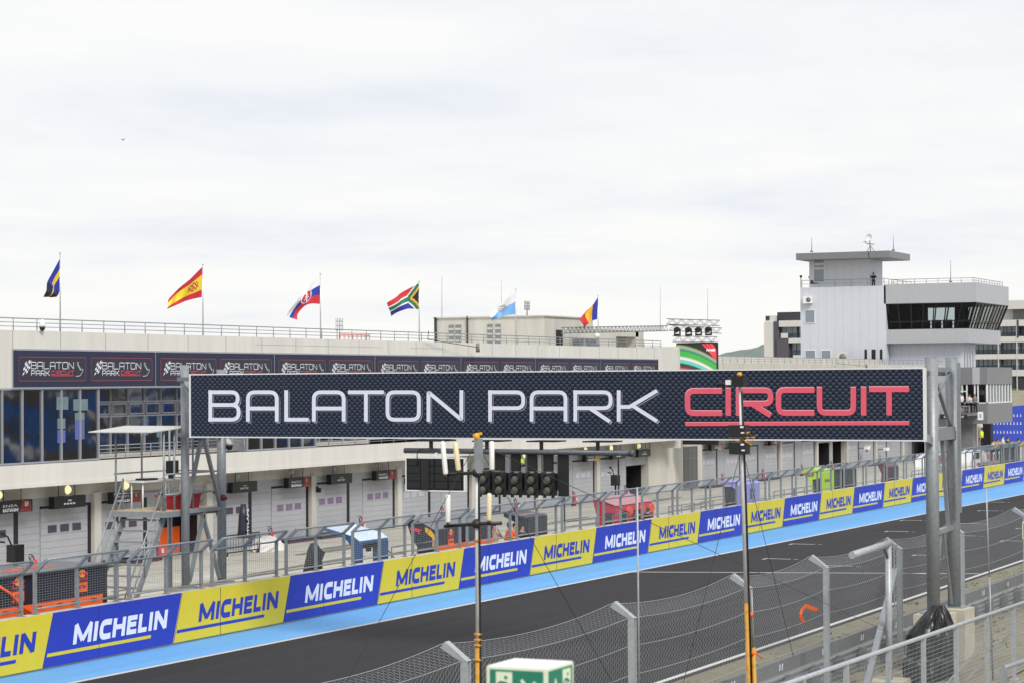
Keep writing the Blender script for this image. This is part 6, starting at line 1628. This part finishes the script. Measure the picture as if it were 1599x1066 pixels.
for dx, s_ in ((.03,0),(.022,1)):
    mb.tube([(x,11-dx,tp_.z-.35),(x-.01,10.995-dx,6.2),(x-.02,10.985-dx,5.6+.05*s_),(x,10.995-dx,5.0),(x-.01,10.992-dx,4.2),(x-.01,10.98-dx,3.4)], .009, 6)
mb.build('cable', M['dark'], m1)
def on(px, py): return at(px, py, Y=11-.0)
for y_ in (737, 817):
    a, b = at(694, y_+4, X=x-.03), at(783, y_-1, X=x-.03); MB().tube([a, at(744,y_,X=x-.03), b], .02, 8).ball(at(744,y_,X=x-.03), .055, 10).build('cross_arm', M['black'], m1)
def antenna(px0, py0, px1, py1, r, m, flat_=False):
    a, b = at(px0, py0, X=x-.05), at(px1, py1, X=x-.05); d = (b-a)
    if flat_: mb = MB(); mb.bar(a, b, .085, .05); o = mb.build('antenna', M[m], m1)
    else: o = MB().tube([a, a+d*.04, a+d*.92, b-d*.02, b], [r*.8,r,r,r*.75,r*.3], 12).build('antenna', M[m], m1)
    MB().tube([a-d*.12, a], r*.7, 8).build('connector', M['black'], o)
antenna(696,740,691,688,.028,'white'); antenna(716,734,711,690,.029,'cream'); antenna(748,738,747,684,.03,'galv',True); antenna(768,733,768,688,.028,'white'); antenna(699.5,815,699.5,771,.028,'white'); antenna(763.5,812,764,769,.027,'cream')
MB().lathe([(.02,0),(.035,.03),(.03,.06),(.01,.075)], at(744.5,686,X=x-.06), 10).bar(at(739,679,X=x-.06), at(752,676,X=x-.06), .02, .03).build('pulley_cap', M['yellow'], m1)
mb = MB(); T0 = at(744,690,Y=11)
for e_ in (at(540,1066,Y=11.6), at(957,1066,Y=11.6), at(1386,986,Y=14.9)): wire_to(mb, T0, e_+(e_-T0)*(.35 if e_.z > 3 else 0.0), .0045)
mb.build('guy_wire', M['dark'], m1)
# ------------------------------------------------------------------ camera mast (right)
M['yellow_worn'] = mat('worn_yellow_paint', '#bf8a2a', .55, var=.25, scale=14)
m2 = thing('camera_mast', 'leaning mast with yellow base, black boxes and a small camera on top', 'mast', (31.5,11,.58))
A, B = at(1155,600,Y=11), at(1170,1066,Y=11); D = (A-B).normalized(); G = B-D*((B.z-.5)/D.z)
def onm(py): t = (py-600)/466; return A.lerp(B, t)
MB().tube([onm(940), onm(668), onm(667), A], [.033,.031,.022,.019], 10).build('pole', M['pole_grey'], m2)
MB().tube([G, onm(940)], .038, 10).tube([G+Vector((.05,-.06,0)), onm(1010)+Vector((.05,-.06,0))], .036, 10).build('base_tube', M['yellow_worn'], m2)
MB().tube([onm(1010)+Vector((.05,-.06,0)), onm(920)+Vector((.05,-.06,0))], .02, 8).build('side_tube', M['galv'], m2)
mb = MB()
for py in (958, 1018): mb.lathe([(.03,-.03),(.055,-.03),(.055,.03),(.03,.03)], onm(py)+Vector((.03,-.03,0)), 10)
mb.tube([onm(1018)+Vector((.1,-.08,0)), onm(1030)+Vector((.3,-.1,0))], .012, 5); mb.build('tape', M['orange'], m2)
MB().tube([onm(610)+Vector((.0,-.03,0)), onm(665)+Vector((-.02,-.045,0)), onm(800)+Vector((-.01,-.045,0)), onm(1066)+Vector((-.03,-.05,0))], .014, 8).build('cable', M['dark'], m2)
for py in (672, 699):
    c = onm(py)+Vector((-.08,0,0)); bx = MB().box((c.x-.1,c.y-.12,c.z-.08),(c.x+.1,c.y+.13,c.z+.09)).build('electronics_box', M['black'], m2)
    MB().box((c.x-.105,c.y-.11,c.z-.03),(c.x-.101,c.y-.06,c.z-.01)).box((c.x-.106,c.y-.1,c.z+.05),(c.x-.101,c.y-.05,c.z+.075)).build('sticker', M['white'], bx)
mb = MB(); c = onm(685); rs = random.Random(5)
for k in range(7): mb.tube([c+Vector((-.1,rs.uniform(-.25,.15),rs.uniform(-.05,.12))), c+Vector((-.15,rs.uniform(-.3,.15),rs.uniform(-.1,.1))), c+Vector((-.1,rs.uniform(-.2,.15),rs.uniform(-.12,.05)))], .006, 4)
mb.build('wire_tangle', M['yellow'], m2)
MB().box((A.x-.1,A.y-.09,A.z-.02),(A.x+.1,A.y+.09,A.z+.12)).tube([A+Vector((-.05,.12,.02)), A+Vector((-.05,.32,.0))], .03, 8).build('camera_head', M['dark'], m2)
MB().box((A.x-.08,A.y+.1,A.z),(A.x,A.y+.19,A.z+.07)).build('camera_housing', M['white'], m2)
MB().lathe([(.03,.12),(.04,.15),(.02,.18)], A, 10).build('cap', M['yellow'], m2)
mb = MB(); c = onm(695)
for e_ in (at(1067,1066,Y=10.8), at(1239,1025,Y=12.6)): wire_to(mb, c, e_, .0045)
mb.build('guy_wire', M['dark'], m2)
def thin_pole(lab, px0, py0, px1, py1, Y, r, group=None):
    a, b = at(px0, py0, Y=Y), at(px1, py1, Y=Y); D = (b-a); e_ = a+D*((a.z-.45)/-D.z)
    t = thing('thin_pole', lab, 'pole', tuple(e_), 'thin white poles'); m_ = a.lerp(e_, .45)
    MB().tube([m_, e_], r, 8).build('lower_tube', M['galv'], t); MB().tube([a, m_], r*.72, 8).build('upper_tube', M['galv_light'], t)
thin_pole('thin pale pole right of the antenna mast, in front of the red pit stand', 995, 760, 998, 1066, 11, .017)
thin_pole('thin pale pole near the right edge in front of the mesh railing side', 1540, 762, 1547, 960, 12.3, .022)
# ------------------------------------------------------------------ emergency exit cubes
M['exit_green'] = mat('exit_green', '#1f7a62', .5, var=.03); M['exit_pale'] = mat('exit_photoluminescent', '#dfe9d0', .5, var=.02, k=.95); M['exit_white'] = mat('exit_white_top', '#f2f2f4', .5, var=.02, k=.95)
def exit_cube(lab, x0, x1, y0, y1, zt, h, pole):
    t = thing('exit_sign_cube', lab, 'exit sign', (x0,y0,zt-h), 'emergency exit cubes'); z0 = zt-h
    MB().box((x0,y0,z0),(x1,y1,zt-.004)).build('cube', M['exit_pale'], t); MB().box((x0+.004,y0+.004,zt-.0039),(x1-.004,y1-.004,zt)).build('top', M['exit_white'], t)
    W = y1-y0
    for fn, nm in ((lambda a, b, d: (x0-d, y1-a, b), 'f'), (lambda a, b, d: (x0+a, y0-d, b), 's')):
        mb = MB(); m_ = .11*W
        mb.prism(rrect(m_*.5,W-m_*.5,z0+m_*.4,zt-m_*.45), fn, .0005, .002, 0)
        left = nm == 'f'
        pa = (.16*W, .43*W) if left else (.57*W, .87*W); ca = (pa[0]+pa[1])/2
        mb.prism(rrect(pa[0],pa[1],z0+m_*.4,zt-m_*.75), fn, .002, .003, 1)
        hz_ = zt-m_*1.5; s_ = W*.13
        mb.prism(disc2(ca+.03*W,hz_,.028*W,n=14), fn, .003, .004, 0)
        for st_ in ([(ca-.12*W,hz_-.13*W),(ca-.07*W,hz_-.07*W),(ca+.03*W,hz_-.08*W),(ca+.10*W,hz_-.13*W)], [(ca+.01*W,hz_-.08*W),(ca-.02*W,hz_-.22*W),(ca+.07*W,hz_-.30*W),(ca+.03*W,hz_-.42*W)], [(ca-.02*W,hz_-.22*W),(ca-.07*W,hz_-.32*W),(ca-.13*W,hz_-.33*W)]):
            mb.flat(stroke(st_, .038*W, .03*W), fn, .004, 0)
        mid = .68*W if left else .30*W; ah = zt-m_*1.7
        mb.flat(stroke([(mid-.1*W,ah),(mid+.1*W,ah-.22*W)] if left else [(mid,ah),(mid,ah-.4*W)], .05*W), fn, .003, 1)
        mb.flat(stroke([(mid+.12*W,ah-.02*W),(mid+.12*W,ah-.24*W),(mid-.1*W,ah-.24*W)] if left else [(mid-.1*W,ah-.2*W),(mid,ah-.04*W),(mid+.1*W,ah-.2*W)], .05*W), fn, .0031, 1)
        mb.build('pictogram', [M['exit_green'], M['exit_pale']], t)
    MB().tube([((x0+x1)/2,(y0+y1)/2,.55),((x0+x1)/2,(y0+y1)/2,z0)], .02, 8).build('pole', M['galv'], t)
exit_cube('white and green emergency exit cube at the bottom edge, slightly out of focus', 9.35, 9.65, 4.22, 4.52, 6.207, .3, True)
exit_cube('white and green emergency exit cube cut off by the right edge', 33.2, 33.47, 7.1, 7.37, 5.40, .24, True)
q = at(1589, 822, X=33.2)
# ------------------------------------------------------------------ spectator stand mirrored in the facade glazing
gs = thing('spectator_stand', 'tiered spectator stand with blue seats, seen only mirrored in the upper windows', 'grandstand', (130,-4,.6))
M['seat_blue'] = mat('stadium_seat_blue', '#3b74be', .5, var=.35, scale=.6, dirt='#1f4474'); M['tier'] = mat('tier_concrete', '#857a66', .9, var=.2, scale=.4, k=.7)
mb = MB(); sb_ = MB(); rs = random.Random(6)
for r in range(20):
    y, z = -2-.85*r, 1.2+.45*r
    mb.box((60,y-.85,z-.6),(260,y,z))
    x = 60
    while x < 259:
        L_ = rs.uniform(3,14); g_ = rs.uniform(.6,3.2)
        if mnoise.noise((x*.09, r*.32, 3)) > -.06: sb_.box((x,y-.75,z+.002),(min(x+L_,259.5),y-.3,z+.5))
        x += L_+g_
mb.build('tier', M['tier'], gs); sb_.build('seat_row', M['seat_blue'], gs)
mb = MB(); mb.box((60,-20,10.2),(260,-19.6,16)); mb.build('rear_wall', M['tier'], gs)
mb = MB(); rs = random.Random(16)
for i in range(150): x = rs.uniform(90,200); r = rs.randrange(18); y, z = -2-.85*r, 1.2+.45*r; mb.box((x,y-.6,z+.51),(x+rs.uniform(.5,2.4),y-.35,z+rs.uniform(.8,1.4)))
mb.build('mirrored_white_block', M['white'], gs)  # white blocks added to give pale patches in the window reflections
